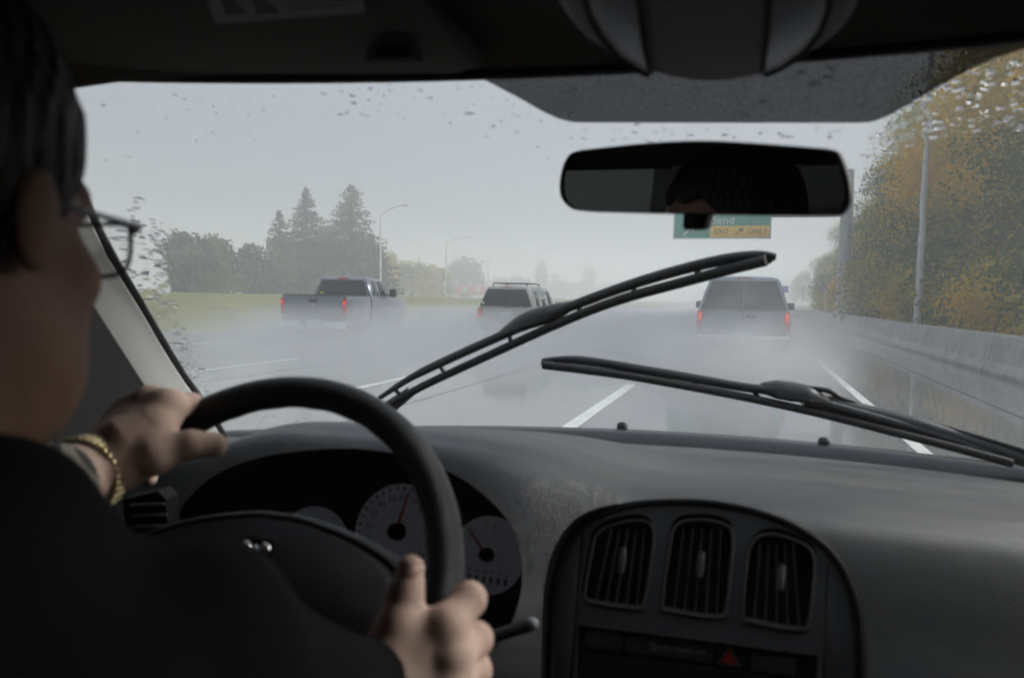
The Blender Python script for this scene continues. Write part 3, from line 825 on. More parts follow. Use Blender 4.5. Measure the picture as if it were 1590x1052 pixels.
# far vehicles across the field
def fire_engine(px, D):
    p = atD(px, 458, D); e = tag(empty('fire_engine', (p[0], p[1], gz(p[0], p[1])), 0.15), 'red fire engine with pale trim parked far across the field', 'fire engine')
    mr = mat('fire_red', (.72, .03, .02), .35, var=.2, vscale=2)
    MB().box((-1.2, 0, 1.75), (6.6, 2.4, 2.2)).build('body', mr, e, bevel=.06)
    MB().box((3.3, 0, 1.6), (2.0, 2.4, 2.2)).build('cab', mr, e, bevel=.15)
    MB().box((3.5, -1.21, 2.1), (1.2, .04, .8)).build('side_window', M_CGLASS, e)
    for k in range(4): MB().box((-3.6 + 1.5 * k, -1.22, 1.7), (1.2, .04, 1.3)).build('locker_door', M_RIM if k % 2 else mr, e, bevel=.01)
    MB().box((-.6, -1.23, 2.62), (7.6, .03, .14)).build('stripe', M_SWHT, e)
    ld = MB()
    for s in (-.3, .3): ld.box((-.8, s, 3.1), (7.4, .08, .12))
    for k in range(12): ld.box((-4.2 + .62 * k, 0, 3.1), (.05, .6, .05))
    ld.build('ladder', M_RIM, e)
    MB().box((3.3, 0, 2.85), (.5, 1.6, .2)).build('light_bar', M_SWHT, e, bevel=.04)
    for x in (-2.8, -1.7, 3.2):
        for s in (-1, 1):
            o = MB().lathe([(.2, -.15), (.5, -.15), (.5, .15), (.2, .15)], ax='Y', n=18).build('wheel', M_TYRE, e, angle=40); o.location = (x, s * 1.05, .5)
fire_engine(738, 168)


def far_car(px, D, col, label, rz):
    p = atD(px, 460, D); e = tag(empty('parked_car', (p[0], p[1], gz(p[0], p[1])), rz), label, 'car', 'far cars across the field')
    m = mat('far_paint', col, .3)
    S = [sect(0, .8, .6, .35, .85, .88), sect(.3, .88, .6, .25, .9, .92), sect(.9, .88, .6, .25, .9, 1.35), sect(1.4, .88, .62, .25, .9, 1.42), sect(2.5, .88, .62, .25, .9, 1.40), sect(3.3, .88, .6, .25, .88, .96), sect(4.2, .84, .6, .3, .75, .78)]
    MB().loft(S).build('body', m, e, angle=40)
    for s in (-1, 1): MB().box((s * .74, 2.0, 1.15), (.1, 1.6, .34), Matrix.Rotation(s * -.5, 3, 'Y')).build('side_window', M_CGLASS, e)
    MB().box((0, .55, 1.12), (1.2, .05, .3), Matrix.Rotation(.8, 3, 'X')).build('rear_window', M_CGLASS, e)
    MB().box((0, -.05, .45), (1.6, .1, .2)).build('bumper', M_SWHT, e, bevel=.03)
    for y in (.75, 3.4):
        for s in (-1, 1):
            o = MB().lathe([(.15, -.1), (.32, -.1), (.32, .1), (.15, .1)], ax='X', n=14).build('wheel', M_TYRE, e, angle=40); o.location = (s * .8, y, .32)
far_car(698, 140, (.12, .14, .16), 'dark car with pale bumper parked left of the red fire engine', 1.2)
far_car(868, 250, (.8, .8, .8), 'tiny white car far behind the mirror of the silver car', .4)
far_car(882, 265, (.75, .76, .78), 'second tiny white car nearer the vanishing road', .4)


# ================================================================ spray and haze
def spray(loc, half, dens, label, nscale, zpow=2.0, seed=0.0, thr=(.34, .66), ytilt=0.0, col=(0.985, 0.99, 0.995)):
    bm = bmesh.new(); bmesh.ops.create_cube(bm, size=2.0); me = bpy.data.meshes.new('spray'); bm.to_mesh(me); bm.free()
    m = bpy.data.materials.new('spray'); m.use_nodes = True; t = m.node_tree; t.nodes.clear()
    out = t.nodes.new('ShaderNodeOutputMaterial'); pv = t.nodes.new('ShaderNodeVolumePrincipled')
    pv.inputs['Color'].default_value = (*col, 1); pv.inputs['Anisotropy'].default_value = 0.25
    tc = t.nodes.new('ShaderNodeTexCoord'); sx = t.nodes.new('ShaderNodeSeparateXYZ'); t.links.new(tc.outputs['Object'], sx.inputs[0])
    def mth(op, a, b=None, c=None):
        n = t.nodes.new('ShaderNodeMath'); n.operation = op
        for i, v in enumerate((a, b, c)):
            if v is None: continue
            if isinstance(v, (int, float)): n.inputs[i].default_value = v
            else: t.links.new(v, n.inputs[i])
        return n.outputs[0]
    x2 = mth('POWER', mth('ABSOLUTE', sx.outputs[0]), 2.0); y2 = mth('POWER', mth('ABSOLUTE', sx.outputs[1]), 2.2)
    edge = mth('POWER', mth('MAXIMUM', mth('SUBTRACT', 1.0, mth('ADD', x2, y2)), 0.0), 2.0)
    zz = mth('POWER', mth('MAXIMUM', mth('MULTIPLY', mth('SUBTRACT', 1.0, sx.outputs[2]), .5), 0.0), zpow)
    mp = t.nodes.new('ShaderNodeMapping'); mp.inputs['Scale'].default_value = (half[0] * nscale, half[1] * nscale * .55, half[2] * nscale * 1.2); mp.inputs['Location'].default_value = (seed, seed * .7, 0)
    t.links.new(tc.outputs['Object'], mp.inputs[0])
    nz = t.nodes.new('ShaderNodeTexNoise'); nz.inputs['Scale'].default_value = 1.0; nz.inputs['Detail'].default_value = 3; t.links.new(mp.outputs[0], nz.inputs['Vector'])
    mr = t.nodes.new('ShaderNodeMapRange'); mr.inputs['From Min'].default_value = thr[0]; mr.inputs['From Max'].default_value = thr[1]; mr.inputs['To Min'].default_value = .12; mr.inputs['To Max'].default_value = 1.0
    t.links.new(nz.outputs['Fac'], mr.inputs['Value'])
    d = mth('MULTIPLY', mth('MULTIPLY', mth('MULTIPLY', edge, zz), mr.outputs[0]), dens)
    t.links.new(d, pv.inputs['Density']); t.links.new(pv.outputs[0], out.inputs['Volume'])
    o = link('spray', me, m); o.location = loc; o.scale = half
    tag(o, label, 'spray', kind='stuff'); return o


spray((-0.2, 15.2, 0.62), (2.4, 5.2, .62), 1.7, 'white tyre spray swirling behind the blue-grey wagon', 1.1, 1.5, 3.0)
spray((-0.3, 15.6, 1.05), (2.8, 5.0, 1.10), 0.40, 'thin mist hanging round the blue-grey wagon', .7, .9, 8.0)
spray((-11.4, 19.6, .62), (4.0, 7.6, .64), 0.95, 'white tyre spray boiling around the pickup truck wheels', .9, 1.4, 1.0)
spray((-6.6, 20.0, .62), (2.5, 6.5, .55), 0.70, 'white tyre spray low around the silver car', .9, 1.3, 5.0)

spray((-6.0, 31, .52), (12.0, 28, .58), 0.85, 'thin ground mist drifting over the wet lanes', .30, 1.1, 2.0)
hz = [-1520, 1520, -1520, 1520, -1.2, 21.0]
hb = MB().box(((hz[0] + hz[1]) / 2, (hz[2] + hz[3]) / 2, (hz[4] + hz[5]) / 2), (hz[1] - hz[0], hz[3] - hz[2], hz[5] - hz[4]))
M_HAZE = bpy.data.materials.new('haze'); M_HAZE.use_nodes = True
t = M_HAZE.node_tree; t.nodes.clear()
ho = t.nodes.new('ShaderNodeOutputMaterial'); pv = t.nodes.new('ShaderNodeVolumePrincipled')
pv.inputs['Color'].default_value = (0.985, 0.99, 0.995, 1); pv.inputs['Density'].default_value = 0.0066; pv.inputs['Anisotropy'].default_value = 0.2
t.links.new(pv.outputs[0], ho.inputs['Volume'])
tag(hb.build('haze', M_HAZE), 'thin even rain haze filling the air', 'haze', kind='stuff')

# ================================================================ the minivan we sit in
VAN = tag(empty('minivan', (0, 0, 0)), 'dark grey minivan cabin the photograph is taken from, with dashboard and wet windscreen', 'minivan')
CZ = CAMP[2]


def Q(x, y, z): return np.array([x, y, CZ + z])          # cabin coordinates: z from eye height


def dash_mat():
    m = mat('dashboard_plastic', (0.105, 0.105, 0.110), 0.52, spec=0.75, bump=0.35, bscale=900)
    t = m.node_tree; b = t.nodes['Principled BSDF']; tc = t.nodes.new('ShaderNodeTexCoord')
    n = t.nodes.new('ShaderNodeTexNoise'); n.inputs['Scale'].default_value = 5; n.inputs['Detail'].default_value = 8; n.inputs['Distortion'].default_value = 1.2
    mp = t.nodes.new('ShaderNodeMapping'); mp.inputs['Scale'].default_value = (1, 2.2, 1); mp.inputs['Rotation'].default_value = (0, 0, .5)
    t.links.new(tc.outputs['Object'], mp.inputs[0]); t.links.new(mp.outputs[0], n.inputs['Vector'])
    rp = t.nodes.new('ShaderNodeValToRGB'); rp.color_ramp.elements[0].position = .38; rp.color_ramp.elements[1].position = .72
    rp.color_ramp.elements[0].color = (0.030, 0.034, 0.043, 1); rp.color_ramp.elements[1].color = (0.082, 0.076, 0.066, 1)   # dusty patches
    t.links.new(n.outputs['Fac'], rp.inputs[0]); t.links.new(rp.outputs[0], b.inputs['Base Color'])
    mr = t.nodes.new('ShaderNodeMapRange'); mr.inputs['To Min'].default_value = .36; mr.inputs['To Max'].default_value = .50
    t.links.new(n.outputs['Fac'], mr.inputs['Value']); t.links.new(mr.outputs[0], b.inputs['Roughness'])
    return m


M_DASH = dash_mat()
M_BLACK = mat('cavity_black', (0.005, 0.005, 0.0055), 0.7, spec=0.15)
M_PANEL = mat('panel_plastic', (0.055, 0.057, 0.062), 0.5, bump=0.3, bscale=900)
M_SLAT = mat('vent_slat', (0.10, 0.102, 0.108), 0.4)
M_PANEL2 = mat('switch_plastic', (0.030, 0.031, 0.033), 0.45, bump=0.2, bscale=700)
M_LEATH = mat('wheel_leather', (0.013, 0.013, 0.0145), 0.44, spec=0.5, bump=0.45, bscale=600)
M_PAD = mat('airbag_cover', (0.062, 0.065, 0.074), 0.55, bump=0.35, bscale=900)
M_RUB = mat('rubber', (0.012, 0.012, 0.013), 0.55)
M_WIPER = mat('wiper_metal', (0.022, 0.024, 0.027), 0.38, spec=0.5, bump=0.1, bscale=300)
M_HEAD = mat('headliner_cloth', (0.20, 0.19, 0.16), 0.95, spec=0.1, bump=0.4, bscale=700)
M_VISOR = mat('visor_cloth', (0.17, 0.165, 0.145), 0.9, spec=0.15, bump=0.3, bscale=500)
M_TRIM = mat('pillar_trim', (0.72, 0.715, 0.68), 0.7, spec=0.3, bump=0.25, bscale=800)
M_DARK = mat('dark_interior', (0.02, 0.02, 0.021), 0.8)
M_SEAT = mat('seat_cloth', (0.05, 0.048, 0.046), 0.95, bump=0.3, bscale=400)
M_BODY = paint('minivan_paint', (0.10, 0.105, 0.115))


# ---------------------------------------------------------------- windscreen surface
def ws_base(x): return 1.52 - 0.32 * (x / 0.9) ** 2, -0.285
def ws_top(x): return 0.705 - 0.11 * (x / 0.66) ** 2, 0.222
def ws_half(t): return float(np.interp(t, [-.2, .03, .19, .31, .44, .58, .68, .96, 1.2], [.955, .937, .921, .909, .886, .856, .833, .735, .64]))


def ws_point(x, t):
    yb, zb = ws_base(x); yt, zt = ws_top(x)
    return Q(x, yb + (yt - yb) * t + .035 * 4 * t * (1 - t), zb + (zt - zb) * t)


def ws_normal(x, t):
    a = ws_point(x + .004, t) - ws_point(x - .004, t); b = ws_point(x, t + .004) - ws_point(x, t - .004)
    n = np.cross(a, b); n /= np.linalg.norm(n)
    return n if n[2] > 0 else -n                            # outward


def WS(px, py, off=0.0):
    """point of the windscreen seen at a photo pixel, lifted OFF metres outward"""
    d = ray(px, py); lo, hi = 0.15, 4.0
    def g(s):
        p = CAMP + d * s; t = (p[2] - CZ + .285) / .507
        return p[1] - ws_point(p[0], t)[1]
    for _ in range(50):
        mid = (lo + hi) / 2
        if g(mid) < 0: lo = mid
        else: hi = mid
    p = CAMP + d * lo; t = (p[2] - CZ + .285) / .507
    return p + ws_normal(p[0], t) * off


def WSR(px, py, off=0.0):
    """the same, but lifted along the sight line so that it stays on its pixel"""
    p = WS(px, py); d = ray(px, py); t = (p[2] - CZ + .285) / .507
    return p + d * (off / max(.15, float(np.dot(d, ws_normal(p[0], t)))))


def glass_mat(name, tint=(0.93, 0.955, 0.95), film=0.0):
    m = bpy.data.materials.new(name); m.use_nodes = True; t = m.node_tree; t.nodes.clear()
    o = t.nodes.new('ShaderNodeOutputMaterial'); mx = t.nodes.new('ShaderNodeMixShader'); tr = t.nodes.new('ShaderNodeBsdfTransparent'); gl = t.nodes.new('ShaderNodeBsdfGlossy')
    tr.inputs[0].default_value = (*tint, 1); gl.inputs['Roughness'].default_value = 0.03
    fr = t.nodes.new('ShaderNodeFresnel'); fr.inputs[0].default_value = 1.4
    ml = t.nodes.new('ShaderNodeMath'); ml.operation = 'MULTIPLY'; ml.inputs[1].default_value = 0.35
    t.links.new(fr.outputs[0], ml.inputs[0]); t.links.new(ml.outputs[0], mx.inputs[0])
    t.links.new(tr.outputs[0], mx.inputs[1]); t.links.new(gl.outputs[0], mx.inputs[2]); t.links.new(mx.outputs[0], o.inputs[0])
    return m


M_WS = glass_mat('windscreen_glass')
nu, nv = 40, 24
wv, wf = [], []
for j in range(nv + 1):
    t_ = -0.06 + 1.12 * j / nv; h_ = ws_half(t_)
    for i in range(nu + 1): wv.append(ws_point(h_ * (2 * i / nu - 1), t_))
wf = [(j * (nu + 1) + i, j * (nu + 1) + i + 1, (j + 1) * (nu + 1) + i + 1, (j + 1) * (nu + 1) + i) for j in range(nv) for i in range(nu)]
WSO = mk('windscreen', wv, wf, M_WS, VAN, smooth=True)
WSO['label'] = 'wet windscreen glass, wiped clear in the middle'

# black edge seal round the glass
for s in (-1, 1):
    MB().tube([ws_point(s * ws_half(t) , t) + np.array([-s * .004, -.004, -.004]) for t in np.linspace(-.05, 1.05, 14)], .0075, 8).build('edge_seal', M_RUB, WSO, angle=60)
# dotted shade band round the mirror foot
def band_low(px):
    P = [(690, 104), (722, 109), (752, 122), (800, 147), (842, 171), (868, 183), (892, 188.5), (1100, 189), (1335, 189), (1356, 187), (1382, 177), (1430, 149), (1480, 120), (1510, 104), (1545, 88), (1700, 40)]
    return np.interp(px, [p[0] for p in P], [p[1] for p in P])


M_BAND = bpy.data.materials.new('shade_band'); M_BAND.use_nodes = True
t = M_BAND.node_tree; t.nodes.clear()
o_ = t.nodes.new('ShaderNodeOutputMaterial'); mx_ = t.nodes.new('ShaderNodeMixShader'); tr_ = t.nodes.new('ShaderNodeBsdfTransparent'); df_ = t.nodes.new('ShaderNodeBsdfDiffuse')
df_.inputs[0].default_value = (0.03, 0.032, 0.036, 1); mx_.inputs[0].default_value = .84
vo = t.nodes.new('ShaderNodeTexVoronoi'); vo.inputs['Scale'].default_value = 900; tcv = t.nodes.new('ShaderNodeTexCoord'); t.links.new(tcv.outputs['Object'], vo.inputs['Vector'])
mrv = t.nodes.new('ShaderNodeMapRange'); mrv.inputs['From Max'].default_value = .7; mrv.inputs['To Min'].default_value = .82; mrv.inputs['To Max'].default_value = .93
t.links.new(vo.outputs['Distance'], mrv.inputs['Value']); t.links.new(mrv.outputs[0], mx_.inputs[0])
t.links.new(tr_.outputs[0], mx_.inputs[1]); t.links.new(df_.outputs[0], mx_.inputs[2]); t.links.new(mx_.outputs[0], o_.inputs[0])
bv, bf = [], []
cols = np.arange(690, 1700, 10.0)
for c in cols:
    yl = band_low(c)
    for k in range(5): bv.append(WS(c, yl + (40 - yl) * k / 4.0, -.0015))
bf = [(i * 5 + k, (i + 1) * 5 + k, (i + 1) * 5 + k + 1, i * 5 + k + 1) for i in range(len(cols) - 1) for k in range(4)]
mk('shade_band', bv, bf, M_BAND, WSO, smooth=True)

# water: beads on the unwiped glass, a rippled film at the edges
M_WATER = bpy.data.materials.new('water'); M_WATER.use_nodes = True
b_ = M_WATER.node_tree.nodes['Principled BSDF']; b_.inputs['Transmission Weight'].default_value = 1.0; b_.inputs['IOR'].default_value = 1.33; b_.inputs['Roughness'].default_value = 0.0; b_.inputs['Base Color'].default_value = (1, 1, 1, 1)


def in_poly(p, poly):
    x, y = p; c = False; n = len(poly)
    for i in range(n):
        x1, y1 = poly[i]; x2, y2 = poly[(i + 1) % n]
        if (y1 > y) != (y2 > y) and x < (x2 - x1) * (y - y1) / (y2 - y1) + x1: c = not c
    return c


def droplets(name, regions, seed):
    r = random.Random(seed); mb = MB()
    for poly, n, s0, s1, flow in regions:
        xs = [p[0] for p in poly]; ys = [p[1] for p in poly]; k = 0
        while k < n:
            p = (r.uniform(min(xs), max(xs)), r.uniform(min(ys), max(ys)))
            if not in_poly(p, poly): continue
            k += 1
            c = WS(*p); tt = (c[2] - CZ + .285) / .507; nn = ws_normal(c[0], tt)
            u = np.cross(nn, [0, 0, 1.0]); u /= np.linalg.norm(u); w = np.cross(u, nn)
            a = r.uniform(s0, s1) * (1 if r.random() < .8 else 1.6); el = r.uniform(.8, 1.6) * flow; h = a * r.uniform(.05, .13)
            ang = r.uniform(-.4, .4); uu = u * math.cos(ang) + w * math.sin(ang); ww = -u * math.sin(ang) + w * math.cos(ang)
            N = 10; ring = []; V = []
            for lv, (rad, hh) in enumerate(((1, 0), (.92, .35), (.62, .8))):
                for j in range(N):
                    q = 2 * math.pi * j / N; wob = 1 + .18 * math.sin(2 * q + k) + .1 * math.sin(3 * q + 2 * k)
                    V.append(c + uu * math.cos(q) * a * el * rad * wob + ww * math.sin(q) * a * rad * wob + nn * (.0006 + h * hh))
            V.append(c + nn * (.0006 + h)); V.append(c + nn * .0006)
            Fs = []
            for lv in range(2):
                for j in range(N): Fs.append((lv * N + j, lv * N + (j + 1) % N, (lv + 1) * N + (j + 1) % N, (lv + 1) * N + j))
            for j in range(N): Fs.append((2 * N + j, 2 * N + (j + 1) % N, 3 * N)); Fs.append(((j + 1) % N, j, 3 * N + 1))
            mb.add(V, Fs)
    o = mb.build(name, M_WATER, WSO, smooth=True); o['kind'] = 'stuff'; return o


TOPSTRIP = [(470, 118), (690, 108), (860, 185), (1340, 192), (1318, 232), (1090, 216), (890, 232), (862, 262), (700, 205), (520, 180)]
RTOP = [(1345, 192), (1500, 112), (1590, 92), (1590, 205), (1500, 205), (1420, 225), (1330, 250)]
LEDGE = [(165, 385), (215, 300), (262, 360), (258, 440), (300, 540), (345, 660), (330, 665)]
BAND = [(760, 112), (1500, 95), (1440, 140), (1340, 186), (890, 186), (800, 145)]
LOW = [(370, 640), (560, 655), (560, 670), (380, 672)]
droplets('rain_beads', [(TOPSTRIP, 130, .0007, .0015, 1.3), (RTOP, 130, .0008, .0020, 1.25), (LEDGE, 230, .0009, .0026, 1.5), (BAND, 40, .0010, .0022, 1.2), (LOW, 50, .0008, .0016, 1.1),
                        ([(150, 160), (560, 115), (520, 178), (380, 230), (200, 260), (150, 250)], 34, .0006, .0012, 1.2)], 5)


def film(name, A, B, seed, amp, lam, na=90, nb=30):
    """a thin sheet of water on the outer glass between two edges, feathered to nothing all round and rippled on top"""
    r = np.random.default_rng(seed)
    def at(P, f):
        P = np.array(P, float); d = np.r_[0, np.cumsum(np.linalg.norm(np.diff(P, axis=0), axis=1))]; d /= d[-1]
        return np.array([np.interp(f, d, P[:, 0]), np.interp(f, d, P[:, 1])])
    K = 14; fr_ = r.uniform(.6, 1.5, (K, 2)) * 2 * math.pi / lam * np.where(r.uniform(size=(K, 2)) < .5, -1, 1); ph = r.uniform(0, 6.28, K); am = r.uniform(.4, 1, K)
    V, Wd = [], []
    for i in range(na + 1):
        a, b = at(A, i / na), at(B, i / na)
        for j in range(nb + 1):
            p = a + (b - a) * j / nb
            e = min(1, 4 * min(i, na - i) / na) * min(1, 3.0 * min(j, nb - j) / nb); e = e * e * (3 - 2 * e)
            h = float(np.sum(am * np.sin(fr_[:, 0] * p[0] * .55 + fr_[:, 1] * p[1] * 1.3 + ph))) / (K ** .5)
            q = WS(p[0], p[1], .0005); tt = (q[2] - CZ + .285) / .507
            V.append(q); Wd.append(q + ws_normal(q[0], tt) * (1e-6 + amp * e * max(.05, 1.6 + h)))
    n = len(V); m = nb + 1; Fs = []
    c_ = np.cross(V[m] - V[0], V[1] - V[0]); fl = c_[2] > 0        # is (i, j, ...) wound outward?
    for i in range(na):
        for j in range(nb):
            f = (i * m + j, i * m + j + 1, (i + 1) * m + j + 1, (i + 1) * m + j); f = f if fl else f[::-1]; Fs.append(f); Fs.append(tuple(k + n for k in f[::-1]))
    me = bpy.data.meshes.new(name); me.from_pydata([tuple(p) for p in V + Wd], [], Fs); me.update()
    o = link(name, me, M_WATER, WSO, smooth=True); o['kind'] = 'stuff'; return o


film('water_film', [(176, 372), (200, 437), (240, 508), (277, 568), (310, 616), (336, 655)], [(248, 352), (270, 410), (268, 470), (296, 540), (322, 600), (350, 668)], 1, .00012, 30.0)
film('water_film', [(1352, 194), (1400, 172), (1450, 142), (1500, 112), (1552, 95), (1600, 92)], [(1338, 262), (1385, 238), (1430, 232), (1482, 214), (1540, 206), (1600, 212)], 2, .00009, 36.0)
film('water_film', [(1342, 262), (1400, 244), (1470, 226), (1540, 216), (1605, 220)], [(1330, 520), (1400, 540), (1470, 560), (1540, 580), (1605, 600)], 7, .00003, 75.0)

# ---------------------------------------------------------------- dashboard
def dash_profile(x):
    h = math.exp(-((x + .415) / .245) ** 4); far = max(0, abs(x) - .55)
    yb = ws_base(x)[0]; yl = .80 - .055 * h + (.05 * (1 - math.exp(-((x - .55) / .3) ** 2)) if x > .3 else 0) - .12 * far
    zl = -.224 + .056 * h - .05 * far
    P = [(yb + .02, -.36), (yb + .012, -.300), (yb - .01, -.292), (yb - .06, -.283), ((yb + yl) / 2 + .12, -.262 + .030 * h), ((yb + yl) / 2 - .06, -.246 + .046 * h), (yl + .09, zl + .004), (yl + .03, zl + .003), (yl + .008, zl - .003),
         (yl - .008, zl - .018), (yl - .028, zl - .045), (yl - .055, zl - .085), (yl - .098, zl - .145), (yl - .13, zl - .22), (yl - .12, zl - .34), (yl + .05, zl - .42), (yb - .1, -.62), (yb + .02, -.60)]
    return P


secs = []
for x in np.linspace(-.97, .97, 78):
    c = catmull([(x, y, CZ + z) for y, z in dash_profile(x)], 4, closed=True)
    secs.append(c)
dash = MB().loft(secs).build('dashboard', [M_DASH, M_BLACK], VAN, angle=50)
dash['label'] = 'dusty grey dashboard under the windscreen'


def cutter(poly, off):
    me = MB().prism(poly, off, 1).mesh('cut')
    o = link('cut', me, [M_DASH, M_BLACK]); return o


def cut(target, cutters):
    for c in cutters:
        md = target.modifiers.new('cut', 'BOOLEAN'); md.operation = 'DIFFERENCE'; md.object = c; md.solver = 'EXACT'
    dg = bpy.context.evaluated_depsgraph_get(); dg.update()
    me = bpy.data.meshes.new_from_object(target.evaluated_get(dg))
    target.modifiers.clear(); old = target.data; target.data = me
    for c in cutters: bpy.data.objects.remove(c)
    me.shade_smooth()
    try: me.set_sharp_from_angle(angle=math.radians(50))
    except Exception: pass


ARCH = [(290, 830), (291, 800), (300, 774), (325, 745), (370, 720), (430, 704), (500, 697), (560, 698), (620, 706), (690, 727), (740, 753), (785, 791), (812, 830), (826, 875), (826, 915), (812, 945), (780, 968), (700, 985), (560, 1000), (400, 1000), (310, 960)]
YA = .742
arch = [atY(px, py, YA) for px, py in ARCH]
arch = [p for p in catmull(arch, 3, closed=True)]
cl_cut = cutter([p - np.array([0, .35, 0]) for p in arch], (0, .46, 0))

SN = np.array([0, -.819, .573]); SP0 = Q(0, .795, -.225)     # centre stack plane
SU = np.array([1.0, 0, 0]); SV = np.cross(SN, SU); SV = SV if SV[2] > 0 else -SV
def ST(px, py, off=0.0): return atP(px, py, SP0 + SN * off, SN)
OUT = [(846, 1090), (850, 990), (854, 920), (866, 868), (892, 822), (932, 793), (985, 778), (1050, 774), (1110, 777), (1175, 790), (1235, 812), (1285, 845), (1318, 888), (1336, 940), (1343, 1000), (1346, 1090)]
INN = [(860, 1090), (864, 990), (868, 924), (879, 876), (903, 834), (940, 807), (988, 793), (1050, 789), (1108, 792), (1170, 804), (1226, 826), (1272, 856), (1302, 895), (1319, 943), (1325, 1000), (1328, 1090)]
outp = catmull([ST(*p) for p in OUT], 3)
st_cut = cutter([p + SN * .08 for p in outp], -SN * .105)
cut(dash, [cl_cut, st_cut])

MB().tube(catmull([ST((a[0] * .55 + b[0] * .45), (a[1] * .55 + b[1] * .45), -.001) for a, b in zip(OUT, INN)], 3), .0052, 8).build('groove_shade', M_BLACK, VAN, angle=60)  # black tube painting the shade in the groove round the panel
# centre stack: middle bezel and two side trims with vents
def sub(poly_px, off0, off1):
    return MB().prism([ST(px, py, off0) for px, py in poly_px], SN * (off1 - off0))


inn = catmull([np.array(p, float) for p in INN], 3)
CUTL, CUTR = 908.0, 1278.0
def edge_l(y): return np.interp(y, [800, 1090], [914, 893])
def edge_r(y): return np.interp(y, [800, 1090], [1284, 1271])
mid_ = [p for p in inn if edge_l(p[1]) < p[0] < edge_r(p[1])]
lft = [p for p in inn if p[0] <= edge_l(p[1]) - 2]; rgt = [p for p in inn if p[0] >= edge_r(p[1]) + 2]
mid_poly = [(edge_l(1090), 1090), (edge_l(829), 829)] + [tuple(p) for p in mid_] + [(edge_r(862), 862), (edge_r(1090), 1090)]
bez = sub(mid_poly, -.022, .002).build('centre_panel', [M_PANEL, M_BLACK], VAN, local=True, bevel=.0)
sub([tuple(p) for p in lft] + [(edge_l(832) - 2, 832), (edge_l(1090) - 2, 1090)], -.022, .001).build('panel_trim', M_PANEL, VAN, bevel=.002)
sub([(edge_r(1090) + 2, 1090), (edge_r(866) + 2, 866)] + [tuple(p) for p in rgt], -.022, .001).build('panel_trim', M_PANEL, VAN, bevel=.002)
VENTS = [[(908, 925), (918, 860), (925, 832), (945, 817), (980, 808), (1003, 810), (1015, 825), (1012, 870), (1003, 930), (995, 944), (970, 943), (920, 935)],
         [(1028, 940), (1040, 850), (1046, 822), (1062, 809), (1095, 807), (1125, 814), (1138, 830), (1135, 880), (1128, 945), (1118, 958), (1090, 957), (1040, 948)],
         [(1153, 955), (1160, 870), (1168, 843), (1186, 830), (1215, 832), (1250, 846), (1264, 864), (1264, 900), (1256, 965), (1246, 977), (1215, 975), (1163, 964)]]
vps = []
for vp in VENTS:
    q = catmull([np.array(p, float) for p in vp], 3, closed=True); vps.append(q)
def ccut(poly_px, o0, o1):
    me = MB().prism([ST(px, py, o0) for px, py in poly_px], SN * (o1 - o0), 1).mesh('cut'); return link('cut', me, [M_PANEL, M_BLACK])
ROW = [(900, 972), (1268, 1020), (1266, 1085), (896, 1085)]
cut(bez, [ccut(q, -.018, .02) for q in vps] + [ccut(ROW, -.006, .02)])
md = bez.modifiers.new('b', 'BEVEL'); md.width = .0016; md.segments = 2; md.limit_method = 'ANGLE'; md.angle_limit = math.radians(50)

for vi, (vp, q) in enumerate(zip(VENTS, vps)):
    e = empty('air_vent', ST(*vp[0])); e.parent = VAN
    ring = [ST(p[0], p[1], .0025) for p in q]
    MB().tube(ring + [ring[0], ring[1]], .0016, 6, cap=False).build('vent_rim', M_PANEL, e, local=False, angle=70)
    P = np.array(q)
    for k in range(5):
        f = (k + 1) / 6.0
        yy0 = None
        # slat runs from top edge to bottom edge of the opening
        def xat(y, f): 
            seg = []
            for i in range(len(P)):
                a, b = P[i], P[(i + 1) % len(P)]
                if (a[1] - y) * (b[1] - y) <= 0 and a[1] != b[1]: seg.append(a[0] + (b[0] - a[0]) * (y - a[1]) / (b[1] - a[1]))
            return None if len(seg) < 2 else min(seg) + (max(seg) - min(seg)) * f
        y0, y1 = P[:, 1].min(), P[:, 1].max()
        pts = []
        for y in np.linspace(y0 + 14, y1 - 9, 8):
            x = xat(y, f)
            if x is not None: pts.append((x, y))
        pts = [ST(pts[0][0] + (pts[-2][0] - pts[0][0]) * u, pts[0][1] + (pts[-1][1] - pts[0][1]) * u, -.006) for u in np.linspace(0, 1, 5)]
        mb = MB(); mb.tube(pts, .0009, 6, flat=5.0, up=tuple(SN)); mb.build('slat', M_SLAT, e, local=False, angle=60)
    cx = xat((y0 + y1) / 2 - 8, .5); cyy = (y0 + y1) / 2 - 8
    tb_ = MB().tube([ST(cx + 4, cyy - 18, .003), ST(cx + 2, cyy + 2, .004), ST(cx, cyy + 20, .003)], [.0034, .0042, .0034], 8).build('tab', M_PANEL, e, local=False, angle=60)

# switch row
def button(name, poly, off, m, bev=.0015):
    return sub(poly, -.0058, off).build(name, m, VAN, bevel=bev)
button('switch_blank', [(910, 978), (968, 985), (966, 1010), (907, 1003)], -.002, M_PANEL2)
rd = button('radio_fascia', [(972, 986), (1108, 1003), (1106, 1030), (970, 1012)], -.003, M_PANEL2)
hzb = button('hazard_switch', [(1112, 1004), (1162, 1010), (1160, 1040), (1109, 1034)], -.002, M_BLACK)
button('switch_blank', [(1168, 1012), (1236, 1020), (1233, 1052), (1165, 1043)], -.002, M_PANEL2)
button('lower_fascia', [(902, 1012), (1106, 1036), (1240, 1056), (1238, 1088), (899, 1088)], -.0035, M_BLACK)
M_RED = mat('hazard_red', (.38, .006, .008), .4)
tri = [(1132, 1008), (1146, 1031), (1119, 1028)]
MB().add([ST(px, py, -.0012) for px, py in tri], [(0, 1, 2)]).build('triangle', M_RED, hzb)
tt_ = [ST(px, py, -.0012) for px, py in [(1132, 1004), (1151, 1034), (1114, 1031)]]
